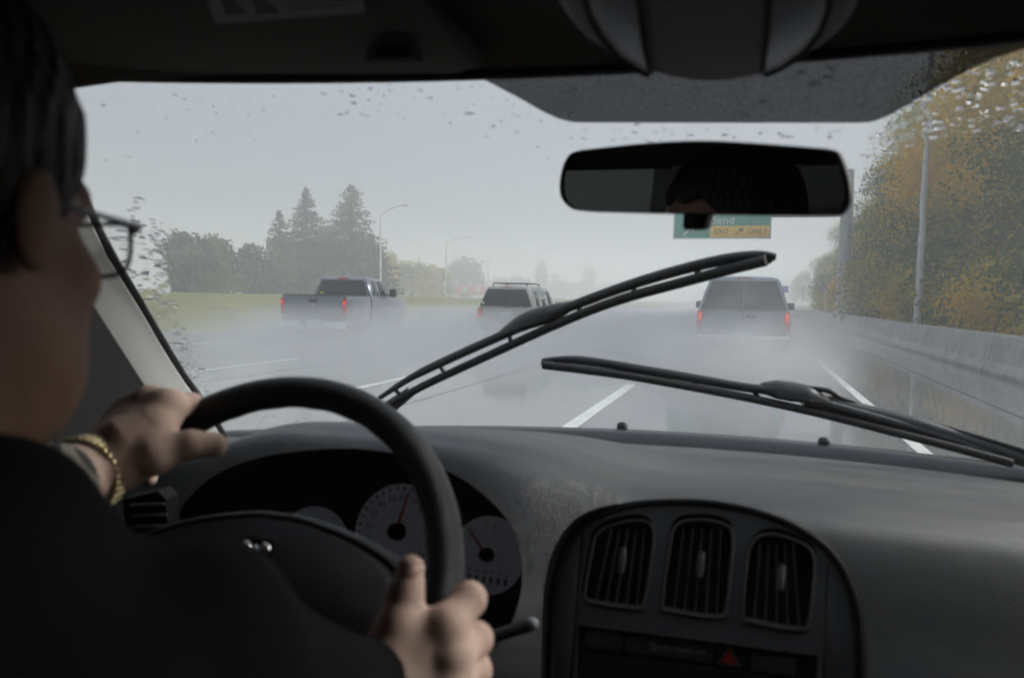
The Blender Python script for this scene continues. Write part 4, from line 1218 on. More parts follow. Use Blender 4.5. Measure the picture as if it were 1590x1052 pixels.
MB().tube(tt_ + [tt_[0]], .0006, 5).build('triangle_outline', mat('hazard_grey', (.16, .15, .15), .5), hzb)
lt = MB(); ou = ST(1058, 1008, -.0022)
uu_ = ST(1068, 1009.2, -.0022) - ST(1048, 1006.8, -.0022); uu_ /= np.linalg.norm(uu_); vv_ = np.cross(SN, uu_)
put_text(lt, 'PASS AIRBAG OFF', .0058, ou, uu_, vv_)
put_text(lt, '%', .011, ST(1015, 1003, -.0022), uu_, vv_)
lt.build('lettering', mat('panel_print', (.30, .30, .31), .5), rd)

# ---------------------------------------------------------------- instruments
CLN = np.array([0, -.94, .34]); CLN /= np.linalg.norm(CLN)
CP0 = atY(690, 845, .815)
def CL(px, py, off=0.0): return atP(px, py, CP0 + CLN * off, CLN)
cu_ = np.array([1.0, 0, 0]); cv_ = np.cross(CLN, cu_); cv_ = cv_ if cv_[2] > 0 else -cv_
clus = empty('instrument_cluster', CL(690, 845)); clus.parent = VAN
M_DIAL = mat('dial_face', (0.55, 0.58, 0.64), 0.5, emit=(.55, .62, .75), estr=0.006)
M_NUM = mat('dial_print', (0.05, 0.05, 0.055), 0.6)
M_NEED = mat('needle_red', (0.60, 0.05, 0.02), 0.5)
bk = [CL(px, py, -.004) for px, py in [(300, 690), (820, 690), (860, 1010), (300, 1010)]]
MB().prism(bk, -CLN * .01).build('backing', M_BLACK, clus, local=False)


def gauge(px, py, rpx, name):
    c = CL(px, py); r = np.linalg.norm(CL(px + rpx, py) - c)
    n = 48; V = [c] + [c + (cu_ * math.cos(2 * math.pi * k / n) + cv_ * math.sin(2 * math.pi * k / n)) * r for k in range(n)]
    V += [p - CLN * .004 for p in V[1:]]
    Fs = [(0, 1 + k, 1 + (k + 1) % n) for k in range(n)] + [(1 + k, 1 + n + k, 1 + n + (k + 1) % n, 1 + (k + 1) % n) for k in range(n)]
    MB().add(V, Fs).build(name, M_DIAL, clus, local=False)
    hub = MB(); hub.tube([c, c + CLN * .012], [r * .19, r * .16], 20); hub.build('needle_hub', M_BLACK, clus, local=False, angle=50)
    return c, r


def dial_pt(c, r, a, f, off=.0006): return c + (cu_ * math.sin(a) + cv_ * math.cos(a)) * r * f + CLN * off
def needle(c, r, a, f0, f1):
    d = cu_ * math.sin(a) + cv_ * math.cos(a); s = np.cross(CLN, d)
    MB().prism([c + d * r * f0 + s * r * .035 + CLN * .007, c + d * r * f0 - s * r * .035 + CLN * .007, c + d * r * f1 - s * r * .012 + CLN * .007, c + d * r * f1 + s * r * .012 + CLN * .007], CLN * .002).build('needle', M_NEED, clus, local=False)


c1, r1 = gauge(618, 825, 69, 'speedometer_dial')
pr = MB()
for k in range(13):
    a = math.radians(-128 + k * 256 / 12)
    if k > 0: put_text(pr, str(k * 10), r1 * .19, dial_pt(c1, r1, a, .70), cu_, cv_)
for k in range(25):
    a = math.radians(-128 + k * 256 / 24); w = r1 * (.016 if k % 2 else .024)
    d = cu_ * math.sin(a) + cv_ * math.cos(a); s = np.cross(CLN, d)
    pr.add([c1 + d * r1 * .86 + s * w + CLN * .0006, c1 + d * r1 * .86 - s * w + CLN * .0006, c1 + d * r1 * .95 - s * w + CLN * .0006, c1 + d * r1 * .95 + s * w + CLN * .0006], [(0, 1, 2, 3)])
pr.build('numerals', M_NUM, clus, local=False)
needle(c1, r1, math.radians(12), .1, .86)
c2, r2 = gauge(757, 861, 57, 'fuel_and_temperature_dial')
p2 = MB()
for s_, fx, fy in (('P', -.42, -.42), ('R', -.2, -.42), ('N', .0, -.42), ('D', .2, -.42), ('3', .4, -.42), ('L', .58, -.42), ('E', -.55, .42), ('F', -.12, .78), ('C', -.62, .02), ('H', .08, .50)):
    put_text(p2, s_, r2 * .16, c2 + cu_ * r2 * fx + cv_ * r2 * fy + CLN * .0006, cu_, cv_)
for k in range(6):
    o = c2 + cu_ * r2 * (-.42 + .2 * k) - cv_ * r2 * .62 + CLN * .0006; a, b = cu_ * r2 * .04, cv_ * r2 * .08
    p2.add([o - a - b, o + a - b, o + a + b, o - a + b], [(0, 1, 2, 3)])
p2.build('numerals', M_NUM, clus, local=False)
needle(c2, r2, math.radians(-42), .12, .88)
MB().add([dial_pt(c2, r2, math.radians(8), .66) - cu_ * r2 * .015, dial_pt(c2, r2, math.radians(8), .66) + cu_ * r2 * .015, dial_pt(c2, r2, math.radians(8), .9) + cu_ * r2 * .015, dial_pt(c2, r2, math.radians(8), .9) - cu_ * r2 * .015], [(0, 1, 2, 3)]).build('red_mark', M_NEED, clus, local=False)
c3, r3 = gauge(482, 850, 57, 'tachometer_dial')
needle(c3, r3, math.radians(-60), .12, .85)
# bezel lip at the lower right of the cluster and the selector lever
MB().tube([atY(640, 1010, .62), atY(740, 995, .64), atY(824, 969, .66)], [.006, .006, .006], 10).build('selector_lever', M_PANEL2, VAN, angle=60)
kn = MB(); kc = atY(826, 968, .66); kn.lathe([(.001, -.0064), (.004, -.0058), (.0062, -.002), (.0064, .001), (.0051, .0045), (.0022, .0062), (.0006, .0065)], c=tuple(kc), ax='X', n=16)
kn.build('lever_knob', mat('knob_grey', (.30, .31, .35), .35), VAN, smooth=True)
# driver-side vent at the far end of the dash
ve = empty('air_vent', Q(-.70, .66, -.32)); ve.parent = VAN
vb = [atD(px, py, .80) for px, py in [(190, 775), (245, 762), (258, 775), (262, 840), (200, 850)]]
MB().prism(vb, MC[:, 2] * .03).build('housing', M_BLACK, ve, local=False)
for (pa_, pb_) in (((203, 784), (256, 782)), ((205, 800), (260, 799)), ((206, 817), (262, 816))):
    MB().tube([atD(*pa_, .795), atD(*pb_, .795)], .0016, 6).build('slat', M_PANEL, ve, local=False)

# ---------------------------------------------------------------- steering wheel
WC = np.array([-0.386, 0.494, 1.1225]); TILT, YAWW = 0.59, 0.03
wu = np.array([math.cos(YAWW), math.sin(YAWW), 0]); wf_ = np.array([-math.sin(YAWW), math.cos(YAWW), 0])
wv_ = np.array([0, 0, math.cos(TILT)]) + wf_ * math.sin(TILT); wn = np.cross(wu, wv_)      # wn towards the driver
if wn[1] > 0: wn = -wn
RM, RS = 0.1755, 0.0142
def WP(a, b, c=0.0): return WC + wu * a + wv_ * b + wn * c
def WPX(px, py, off=0.0):
    p = atP(px, py, WC + wn * off, wn); d = p - WC; return float(d @ wu), float(d @ wv_)
wheel = empty('steering_wheel', WC); wheel.parent = VAN
n1, n2 = 120, 18; V = []; Fs = []
for i in range(n1):
    a = 2 * math.pi * i / n1
    for j in range(n2):
        b = 2 * math.pi * j / n2
        rs = RS * (1 + (.05 * max(0, math.sin(a * 26)) if (math.cos(b) < -.2) else 0))     # finger grips on the inside
        rr = RM + rs * math.cos(b) * 1.0; V.append(WP(rr * math.cos(a), rr * math.sin(a), rs * math.sin(b) * 1.08))
for i in range(n1):
    for j in range(n2): Fs.append((i * n2 + j, ((i + 1) % n1) * n2 + j, ((i + 1) % n1) * n2 + (j + 1) % n2, i * n2 + (j + 1) % n2))
MB().add(V, Fs).build('rim', M_LEATH, wheel, smooth=True, local=False)
# airbag cover: domed shield
hub = []
HO = [(-.112, .030), (-.085, .062), (-.045, .080), (0, .086), (.045, .080), (.085, .062), (.112, .030), (.105, -.02), (.075, -.06), (.04, -.085), (0, -.092), (-.04, -.085), (-.075, -.06), (-.105, -.02)]
_e = WPX(398, 861, .028)
_hr = [WPX(px, py, .012) for px, py in [(470, 797), (540, 820), (600, 850), (645, 885), (662, 935), (640, 1000)]]
_ht = WPX(398, 789, .012)[1]
HO = [(0, _ht)] + [(a - _e[0], b) for a, b in _hr] + [(.05, -.10), (0, -.108), (-.05, -.10)] + [(-(a - _e[0]), b) for a, b in _hr[::-1]]
HO = [(a + _e[0], b) for a, b in HO]
ho_ = catmull([np.array(p) for p in HO], 4, closed=True)
hc_ = np.array([_e[0], -.01]); ho_ = [p - hc_ for p in ho_]
secs = [[WP(hc_[0] + p[0] * s, hc_[1] + p[1] * s, c) for p in ho_] for s, c in ((.96, -.030), (1.0, -.012), (1.0, .004), (.975, .013), (.93, .019), (.90, .0195), (.885, .0165), (.865, .0195), (.80, .0225), (.55, .028), (.25, .0305), (.04, .031))]
MB().loft(secs).build('airbag_cover', M_PAD, wheel, local=False, smooth=True)
eu, ev = WPX(398, 861, .028)
em = [(-.017, .011), (-.010, .014), (0, .0135), (.010, .014), (.017, .011), (.0145, -.004), (.008, -.014), (0, -.019), (-.008, -.014), (-.0145, -.004)]
eb = MB().prism([WP(eu + a, ev + b, .0285) for a, b in em], wn * .003).build('emblem', mat('emblem_black', (.015, .015, .017), .25), wheel, bevel=.0012, local=False)
eh = MB()
eh.lathe([(.0005, -.004), (.004, -.003), (.0058, 0), (.004, .003), (.0005, .004)], c=tuple(WP(eu - .0085, ev + .004, .0315)), ax='Y', n=14)
eh.lathe([(.0005, -.004), (.004, -.003), (.0058, 0), (.004, .003), (.0005, .004)], c=tuple(WP(eu + .0085, ev + .004, .0315)), ax='Y', n=14)
eh.tube([WP(eu, ev + .006, .032), WP(eu, ev - .013, .0325)], [.0035, .002], 8)
eh.build('horned_badge', M_CHROME, eb, smooth=True, local=False)
for (a0, b0, a1, b1) in ((.09, -.01, .165, -.02), (-.09, -.01, -.165, -.02), (.05, -.07, .085, -.145), (-.05, -.07, -.085, -.145)):
    MB().tube([WP(a0, b0, -.006), WP((a0 + a1) / 2, (b0 + b1) / 2, -.012), WP(a1, b1, -.002)], [.024, .017, .014], 10, flat=.5, up=tuple(wn)).build('spoke', M_LEATH, wheel, local=False, smooth=True)
MB().tube([WP(0, 0, -.02), WP(0, 0, -.08), WP(0, -.02, -.30)], [.062, .058, .07], 20).build('steering_column', M_BLACK, VAN, angle=50)

# ---------------------------------------------------------------- wipers on the outer glass
def wline(pts, off, r, name, parent, m=M_WIPER, n=8, flat=1.0, sub_=5):
    P = catmull([WSR(px, py, off) for px, py in pts], sub_)
    rr = r if not isinstance(r, list) else list(np.interp(np.linspace(0, 1, len(P)), np.linspace(0, 1, len(r)), r))
    return MB().tube(P, rr, n, flat=flat, up=(0, -.5, .8)).build(name, m, parent, angle=60)


def wiper(blade, spine, arm, pad, clawfr, hose, tipcap):
    e = empty('windscreen_wiper', WS(*blade[0])); e.parent = VAN
    def L_(pts, off, r, nm, **k):
        o = wline(pts, off, r, nm, e, **k); o.matrix_parent_inverse = WM[e.name].inverted(); return o
    L_(blade, .007, .0075, 'rubber_blade', m=M_RUB)
    L_(blade, .013, .0052, 'blade_carrier', m=M_WIPER)
    L_(spine, .024, [.0045] + [.0082] * 5 + [.005], 'spine')
    L_(arm, .034, [.018, .016, .014, .010], 'arm')
    L_(pad, .030, [.009, .020, .021, .019, .009], 'mounting_block', flat=.7)
    if hose: L_(hose, .042, .0045, 'washer_hose', m=M_RUB)
    b = np.array(blade, float); s = np.array(spine, float)
    def on(P, f):
        d = np.r_[0, np.cumsum(np.linalg.norm(np.diff(P, axis=0), axis=1))]; d /= d[-1]
        return (np.interp(f, d, P[:, 0]), np.interp(f, d, P[:, 1]))
    for f in clawfr:
        p, q = on(b, f), on(s, f); o = MB().tube([WSR(*p, .010), WSR(*q, .024)], .0042, 6).build('claw', M_WIPER, e, local=False)
    MB().tube([WSR(*tipcap, .010), WSR(*tipcap, .026)], .0065, 8).build('end_clip', M_RUB, e, local=False)
    return e


wiper([(604, 630), (655, 600), (760, 551), (870, 501), (960, 466), (1060, 438), (1130, 419), (1190, 404)],
      [(590, 617), (640, 585), (700, 556), (780, 520), (850, 490), (930, 459), (1010, 432), (1100, 408), (1170, 397), (1204, 399)],
      [(520, 690), (575, 652), (610, 628), (640, 606)], [(780, 517), (812, 500), (838, 491), (862, 485), (890, 473)], (.04, .16, .34, .52, .66, .82, .95), None, (1193, 402)).name
wiper([(842, 566), (960, 581), (1060, 598), (1160, 617), (1270, 641), (1370, 666), (1480, 694), (1572, 719)],
      [(842, 560), (880, 558), (925, 562), (1000, 574), (1060, 584), (1150, 600), (1230, 612), (1330, 640), (1430, 668), (1540, 703)],
      [(1250, 614), (1330, 638), (1420, 660), (1500, 684), (1600, 716), (1680, 745)], [(1180, 601), (1205, 604), (1230, 608), (1255, 612), (1285, 622)], (.02, .17, .33, .46, .60, .78, .93),
      [(1235, 601), (1285, 606), (1310, 619), (1380, 643), (1470, 664), (1560, 690), (1640, 715)], (845, 564))

# ---------------------------------------------------------------- cowl and bonnet edge outside
secs = []
for x in np.linspace(-.98, .98, 40):
    yb = ws_base(x)[0]; bow = yb + .03
    secs.append([Q(x, bow - .02, -.33), Q(x, bow + .0, -.298), Q(x, bow + .02, -.280), Q(x, bow + .05, -.276), Q(x, bow + .075, -.290), Q(x, bow + .10, -.33)])
MB().loft(secs).build('cowl_panel', mat('wet_cowl', (.028, .030, .034), .30, bump=.06, bscale=60), VAN, angle=60)
for px in (955, 1287):
    c = WS(px, np.interp(px, [955, 1287], [686, 700])); c = c + np.array([0, .09, .0]); c[2] = CZ - .275
    MB().lathe([(.012, -.01), (.012, .004), (.009, .009), (.003, .011)], c=tuple(c), n=14).build('washer_nozzle', M_RUB, VAN, angle=50)
secs = []
for x in np.linspace(-.95, .95, 24):
    yb = ws_base(x)[0]; secs.append([Q(x, yb + .10, -.345), Q(x, yb + .4, -.37 - .03 * x * x), Q(x, yb + .8, -.46 - .05 * x * x), Q(x, yb + .95, -.62), Q(x, yb + .95, -.9), Q(x, yb + .1, -.9)])
MB().loft(secs).build('bonnet', M_BODY, VAN, angle=40)

# ---------------------------------------------------------------- roof lining, visors, overhead console
hv, hf = [], []
ys_ = [.0, .02, .06, .16, .5, 1.2, 2.4, 3.3]
xs_ = np.linspace(-1, 1, 31)
for k, dy in enumerate(ys_):
    for s in xs_:
        hw_ = .70 + .05 * min(1, dy / .5); x = s * hw_; yt = ws_top(x)[0]
        z = .216 + [0, .012, .022, .034, .055, .075, .075, .05][k] - .03 * abs(s) ** 8
        hv.append(Q(x, yt - .015 - dy, z))
hf = [(k * 31 + i, k * 31 + i + 1, (k + 1) * 31 + i + 1, (k + 1) * 31 + i) for k in range(len(ys_) - 1) for i in range(30)]
ro = mk('headliner', hv, hf, M_HEAD, VAN, smooth=True); sm = ro.modifiers.new('t', 'SOLIDIFY'); sm.thickness = .03; sm.offset = -1
# header seal: dark strip along the top of the glass
MB().tube([ws_point(x, 1.0) + np.array([0, -.006, -.006]) for x in np.linspace(-.69, .69, 30)], .0075, 8).build('header_seal', M_RUB, VAN, angle=60)
# outer roof skin
MB().loft([[Q(s * .80 * 1.0, .72 - dy, .27 + .02 * min(1, dy)) if True else 0 for s in (-1, -.8, -.4, 0, .4, .8, 1)] + [Q(s * .80, .72 - dy, .31 + .04 * min(1, dy)) for s in (.98, .7, .3, 0, -.3, -.7, -.98)] for dy in (.0, .1, .5, 1.5, 2.6, 3.4)]).build('roof_skin', M_BODY, VAN, angle=40)


def visor(pxs, name_lab, z0, z1, ya, yb_, x0, x1):
    """padded board: front edge by the header, rear edge towards the driver"""
    out = []
    P = [(x, min(ya, ws_top(x)[0] - .022)) for x in np.linspace(x0, x1 - .03, 9)] + [(x1, min(ya, ws_top(x1)[0] - .022) - .02), (x1, yb_ + .03), (x1 - .03, yb_), (x0 + .02, yb_), (x0, yb_ + .02)]
    def zz(y): return z0 + (z1 - z0) * (ya - y) / (ya - yb_)
    o = MB().prism([Q(x, y, zz(y)) for x, y in P], (0, 0, .016)).build('sun_visor', M_VISOR, VAN, bevel=.006, seg=3)
    return o, zz


def hz_at(px, py, z): return atZ(px, py, CZ + z)
va = hz_at(560, 108, .206)
V1, vz1 = visor(None, 'd', .209, .226, .668, .44, -.66, -.24)
# warning label printed sheet on the driver's visor
vn = np.array([0, -(.226 - .209) / .205, -1.0]); vn /= np.linalg.norm(vn)
def VL(px, py, off=.0012): return atP(px, py, Q(0, .645, .209) + vn * off, vn)
M_LAB = mat('label_paper', (0.32, 0.33, 0.30), .7)
lab = MB().add([VL(*p) for p in [(302, -60), (334, 38), (566, 20), (560, -75)]], [(0, 1, 2, 3)]).build('warning_label', M_LAB, V1)
M_INK = mat('label_ink', (.05, .05, .05), .7)
ink = MB()
for poly in ([(338, -6), (362, -8), (366, 6), (378, 14), (384, 22), (352, 24), (346, 10)], [(386, -10), (408, -12), (412, 4), (428, 12), (432, 20), (398, 22), (394, 8)]):
    ink.add([VL(px, py, .002) for px, py in poly], [tuple(range(len(poly)))])
ink.build('warning_pictogram', M_INK, V1)
ink2 = MB()
for k in range(4):
    y = -14 + k * 9
    ink2.add([VL(px, py, .002) for px, py in [(448, y), (548, y - 8), (549, y - 5), (448, y + 3)]], [(0, 1, 2, 3)])
ink2.build('warning_text', mat('label_grey_ink', (.18, .18, .17), .7), V1)
# visor clip over a flat black patch that paints the scallop's shade
cc = hz_at(612, 78, .200)
MB().add([VL(612 + 46 * math.cos(a), 96 - 44 * math.sin(a), .0008) for a in np.linspace(0, math.pi, 14)], [tuple(range(14))]).build('clip_recess_shade', M_BLACK, V1)
MB().tube([VL(582, 92, .003), VL(610, 86, .006), VL(640, 88, .003)], [.003, .0045, .003], 8).build('visor_clip', M_VISOR, V1, smooth=True)
V2, vz2 = visor(None, 'p', .209, .226, .668, .44, .20, .66)

# overhead console
M_CONS = mat('console_plastic', (0.115, 0.112, 0.10), 0.6, bump=.3, bscale=800)
M_MAPL = mat('map_lamp_lens', (0.20, 0.215, 0.26), 0.35, spec=.5)
ZC = .176
CO = [(842, -60), (858, 0), (884, 42), (922, 76), (980, 108), (1040, 127), (1100, 134), (1160, 128), (1230, 107), (1292, 68), (1330, 26), (1345, -60), (1345, -180), (842, -180)]
co = catmull([np.array(p, float) for p in CO], 3, closed=True)
cen_ = hz_at(1098, 0, ZC)
secs = []
for s, dz in ((.90, .0), (.97, .003), (1.0, .010), (1.05, .03), (1.16, .07)):
    secs.append([cen_ + (hz_at(p[0], p[1], ZC) - cen_) * np.array([s, s, 0]) + np.array([0, 0, dz]) for p in co])
cs = MB().loft(secs).build('overhead_console', M_CONS, VAN, smooth=True, angle=60)
for poly in ([(906, -90), (908, 0), (916, 28), (936, 62), (962, 90), (990, 109), (1006, 117), (1009, 112), (1001, 72), (992, 0), (990, -90)],
             [(1196, -90), (1195, 0), (1190, 60), (1184, 112), (1188, 117), (1215, 106), (1249, 82), (1274, 50), (1287, 15), (1290, -90)]):
    MB().prism([hz_at(px, py, ZC - .001) for px, py in poly], (0, 0, .006)).build('map_lamp', M_MAPL, cs, bevel=.0016)
    rim_ = [hz_at(px, py, ZC - .0005) for px, py in poly]
    MB().tube(rim_ + [rim_[0]], .0022, 6, cap=False).build('lamp_gap', M_BLACK, cs)
for px_ in (1010, 1184): pass

# ---------------------------------------------------------------- interior mirror
MCN = atD(1096, 277, .605)
FORE = np.array([-.395, .285, 1.482])
d1 = CAMP - MCN; d1 /= np.linalg.norm(d1); d2 = FORE - MCN; d2 /= np.linalg.norm(d2)
mn = d1 + d2; mn /= np.linalg.norm(mn)
mu = np.cross([0, 0, 1.0], mn); mu /= np.linalg.norm(mu)
if mu[0] < 0: mu = -mu
mu = mu * math.cos(-.012) + np.cross(mn, mu) * math.sin(-.012)
mv = np.cross(mn, mu); mv = mv if mv[2] > 0 else -mv
def mirror_px(px, py):
    p = atP(px, py, MCN, mn) - MCN; return float(p @ mu), float(p @ mv)
MO = [(870, 292), (872, 270), (880, 247), (895, 235), (940, 229), (1010, 222), (1090, 218.5), (1170, 222), (1250, 228), (1295, 233), (1308, 245), (1317, 268), (1322, 292), (1321, 315), (1312, 330), (1296, 335), (1200, 335), (1096, 333.5), (990, 331), (905, 328), (884, 321), (873, 308)]
mo_ = catmull([np.array(mirror_px(*p)) for p in MO], 3, closed=True); mc0 = np.mean(mo_, 0)
def MP(p, s, c): q = mc0 + (np.asarray(p) - mc0) * s; return MCN + mu * q[0] + mv * q[1] + mn * c
def inset(p, d):
    q = np.asarray(p) - mc0; hwid = .115; return mc0 + q * np.array([1 - d / abs(max(abs(q[0]), 1e-3)) if abs(q[0]) > d else 1, 1 - d / max(abs(q[1]), 1e-3) if abs(q[1]) > d * 1.01 else 1])
mir = empty('interior_mirror', MCN); mir.parent = VAN
secs = [[MP(p, s, c) for p in mo_] for s, c in ((.72, -.030), (.88, -.022), (.97, -.010), (1.0, -.002), (.995, .002), (.985, .003), (.965, .002), (.96, -.004))]
MB().loft(secs).build('housing', M_RUB, mir, local=False, angle=60)
MG = mat('mirror_glass', (0.62, 0.63, 0.62), 0.015, metal=1.0)
MB().add([MP(p, .972, .0012) for p in mo_], [tuple(range(len(mo_)))]).build('mirror_glass', MG, mir, local=False)
tbp = [mirror_px(*p) for p in [(1062, 330), (1060, 352), (1064, 357), (1090, 357), (1096, 350), (1101, 330)]]
MB().prism([MP(p, 1.0, .002) for p in tbp], -mn * .014).build('dipping_lever', M_RUB, mir, bevel=.002, local=False)
MB().tube([MCN - mn * .028, MCN - mn * .05 + np.array([0, .02, .012]), WS(1098, 262, -.004)], [.012, .010, .016], 12).build('stalk', M_RUB, mir, local=False, smooth=True)

# ---------------------------------------------------------------- pillars, doors, rear of the cabin
def apillar(s):
    G, H2, K = [], [], []
    for t_ in np.linspace(-.12, 1.06, 16):
        g = ws_point(s * ws_half(t_), t_); G.append(g)
    secs = []
    for i, g in enumerate(G):
        t_ = -.12 + 1.18 * i / 15
        wdt = .115 - .03 * t_
        a = g + np.array([-s * .010, -.012, -.010])
        secs.append([a, a + np.array([s * .004, -wdt * .30, .004]), a + np.array([s * .012, -wdt * .72, .004]), a + np.array([s * .030, -wdt * .98, .0]), a + np.array([s * .07, -wdt * 1.02, .0]), a + np.array([s * .08, .03, .02]), a + np.array([s * .02, .02, .015])])
    MB().loft(secs).build('pillar_trim', M_TRIM, VAN, angle=40)
    # door frame behind the pillar
    fr = [[Q(s * (.885 + .06 * (1 - u)) - s * .19 * u, .93 - .60 * u - .0, -.30 + .50 * u) + np.array(d) for d in ((s * .0, .15, 0), (s * .005, -.05, .0), (s * .06, -.05, 0), (s * .10, .16, 0))] for u in np.linspace(-.1, 1, 8)]
    MB().loft(fr).build('door_frame', M_DARK, VAN, angle=40)


for s in (-1, 1): apillar(s)
M_SGL = glass_mat('side_glass', (.07, .075, .075)); M_PRIV = glass_mat('dimmed_privacy_glass', (.03, .032, .032))  # window tints made near black to hold light out of the cabin
for s in (-1, 1):
    dr = empty('door', Q(s * .93, .2, -.3)); dr.parent = VAN
    MB().prism([Q(s * .90, 1.15, -.34), Q(s * .92, -.42, -.26), Q(s * .92, -.42, -1.03), Q(s * .92, 1.18, -1.03)], (s * .07, 0, 0)).build('door_panel', M_DARK, dr, bevel=.02, local=False)
    MB().tube([Q(s * .905, .98, -.325), Q(s * .91, .4, -.29), Q(s * .91, -.2, -.255)], .022, 10).build('window_ledge', mat('ledge_grey', (.06, .06, .065), .6), dr, local=False, smooth=True)
    MB().add([Q(s * .945, .98, -.34), Q(s * .945, -.22, -.27), Q(s * .80, -.22, .20), Q(s * .80, .30, .20)], [(0, 1, 2, 3)]).build('side_glass', M_SGL, dr, local=False)
    bp_ = MB(); bp_.loft([[Q(s * (.93 - .14 * u), -.02, -.40 + .64 * u), Q(s * (.93 - .14 * u), -.42, -.40 + .64 * u), Q(s * (.99 - .14 * u), -.42, -.40 + .64 * u), Q(s * (.99 - .14 * u), -.02, -.40 + .64 * u)] for u in np.linspace(0, 1.05, 6)])
    bp_.build('door_pillar', M_TRIM, VAN, angle=40)
    MB().prism([Q(s * .93, -.42, -.27), Q(s * .93, -2.6, -.25), Q(s * .93, -2.6, -1.0), Q(s * .93, -.42, -1.0)], (s * .06, 0, 0)).build('side_panel', M_DARK, VAN)
    MB().add([Q(s * .94, -.42, -.27), Q(s * .94, -1.35, -.25), Q(s * .80, -1.35, .22), Q(s * .80, -.42, .22)], [(0, 1, 2, 3)]).build('rear_side_glass', M_PRIV, VAN)
    MB().loft([[Q(s * (.93 - .14 * u), -1.35, -.30 + .54 * u), Q(s * (.93 - .14 * u), -1.6, -.30 + .54 * u), Q(s * (.99 - .14 * u), -1.6, -.30 + .54 * u), Q(s * (.99 - .14 * u), -1.35, -.30 + .54 * u)] for u in np.linspace(0, 1.05, 6)]).build('quarter_pillar', M_TRIM, VAN, angle=40)
    MB().add([Q(s * .94, -1.6, -.27), Q(s * .94, -2.4, -.25), Q(s * .80, -2.4, .22), Q(s * .80, -1.6, .22)], [(0, 1, 2, 3)]).build('rear_side_glass', M_PRIV, VAN)
    # roof side rail
    MB().loft([[Q(s * .70, y, .20), Q(s * .70, y, .26), Q(s * .84, y, .26), Q(s * .82, y, .17)] for y in (.56, .3, -.5, -1.5, -2.6)]).build('roof_rail_trim', M_HEAD, VAN, angle=40)
    # door mirror outside
    mbx = MB().loft([[Q(s * (1.02 + .20 * f), .80, -.235 + .5 * h_) + np.array([0, d, 0]) for d, h_ in ((0, -.15), (0, .17), (.08, .13), (.10, 0), (.08, -.12))] for f in (0, .1, .9, 1)]).build('door_mirror', M_BODY, VAN, bevel=.012, seg=3)
MB().prism([Q(-.95, -2.6, -.28), Q(.95, -2.6, -.28), Q(.95, -2.6, -1.0), Q(-.95, -2.6, -1.0)], (0, -.08, 0)).build('tailgate_panel', M_DARK, VAN)
MB().add([Q(-.86, -2.64, -.28), Q(.86, -2.64, -.28), Q(.72, -2.58, .24), Q(-.72, -2.58, .24)], [(0, 1, 2, 3)]).build('tailgate_glass', M_PRIV, VAN)
for s in (-1, 1): MB().tube([Q(s * .90, -2.62, -.3), Q(s * .76, -2.58, .26)], .05, 8).build('rear_pillar', M_TRIM, VAN, angle=50)
MB().box(Q(0, -.75, -1.02), (1.9, 3.8, .06)).build('floor', M_DARK, VAN)
MB().prism([Q(-.99, 1.1, -.40), Q(.99, 1.1, -.40), Q(.99, 1.15, -1.04), Q(-.99, 1.15, -1.04)], (0, .05, 0)).build('firewall', M_DARK, VAN)


def seat(x, y):
    e = empty('seat', Q(x, y, -.62)); e.parent = VAN
    MB().box(Q(x, y + .12, -.62), (.50, .50, .16)).build('cushion', M_SEAT, e, bevel=.06, seg=4, local=False)
    R_ = Matrix.Rotation(-.30, 3, 'X')
    MB().box(Q(x, y - .19, -.26), (.48, .15, .62), Matrix.Rotation(.26, 3, 'X')).build('backrest', M_SEAT, e, bevel=.06, seg=4, local=False)
    MB().box(Q(x, y - .30, .13), (.27, .10, .17), Matrix.Rotation(.2, 3, 'X')).build('headrest', M_SEAT, e, bevel=.04, seg=4, local=False)
    for s in (-.06, .06): MB().tube([Q(x + s, y - .27, .0), Q(x + s, y - .30, .10)], .007, 8).build('headrest_post', M_CHROME, e, local=False)


seat(-.40, -.12); seat(.42, .02); seat(-.40, -1.15); seat(.42, -1.15)

# ================================================================ the driver
DRV = tag(empty('person', (-.40, .02, .72)), 'driver in black coat and glasses with both hands on the steering wheel', 'person')


def skin_mat():
    m = mat('skin', (0.49, 0.335, 0.27), 0.66, spec=0.16, col2=(0.58, 0.41, 0.34), vscale=26, bump=0.07, bscale=260)
    b = m.node_tree.nodes['Principled BSDF']; b.inputs['Subsurface Weight'].default_value = 0.12; b.inputs['Subsurface Radius'].default_value = (.012, .004, .002)
    return m


M_SKIN = skin_mat()
M_NAIL = mat('nail', (0.50, 0.31, 0.27), 0.4)
M_HAIR = mat('hair', (0.010, 0.007, 0.005), 0.6, spec=0.25, col2=(0.022, 0.015, 0.010), vscale=300, bump=0.7, bscale=160, stretch=(1, 1, .12))
M_COAT = mat('black_wool', (0.0065, 0.0065, 0.007), 0.95, spec=0.08, bump=0.4, bscale=500)
M_GOLD = mat('gold', (0.80, 0.66, 0.38), 0.25, metal=1.0)
M_LENSG = glass_mat('spectacle_lens', (.96, .97, .97))


def cuffmat():
    m = mat('striped_shirt', (0.55, 0.52, 0.45), 0.9)
    t = m.node_tree; b = t.nodes['Principled BSDF']; tc = t.nodes.new('ShaderNodeTexCoord'); w = t.nodes.new('ShaderNodeTexWave')
    w.inputs['Scale'].default_value = 34; w.bands_direction = 'DIAGONAL'; t.links.new(tc.outputs['Object'], w.inputs['Vector'])
    rp = t.nodes.new('ShaderNodeValToRGB'); rp.color_ramp.elements[0].position = .42; rp.color_ramp.elements[1].position = .55
    rp.color_ramp.elements[0].color = (.05, .045, .04, 1); rp.color_ramp.elements[1].color = (.26, .23, .19, 1)
    t.links.new(w.outputs['Fac'], rp.inputs[0]); t.links.new(rp.outputs[0], b.inputs['Base Color']); return m


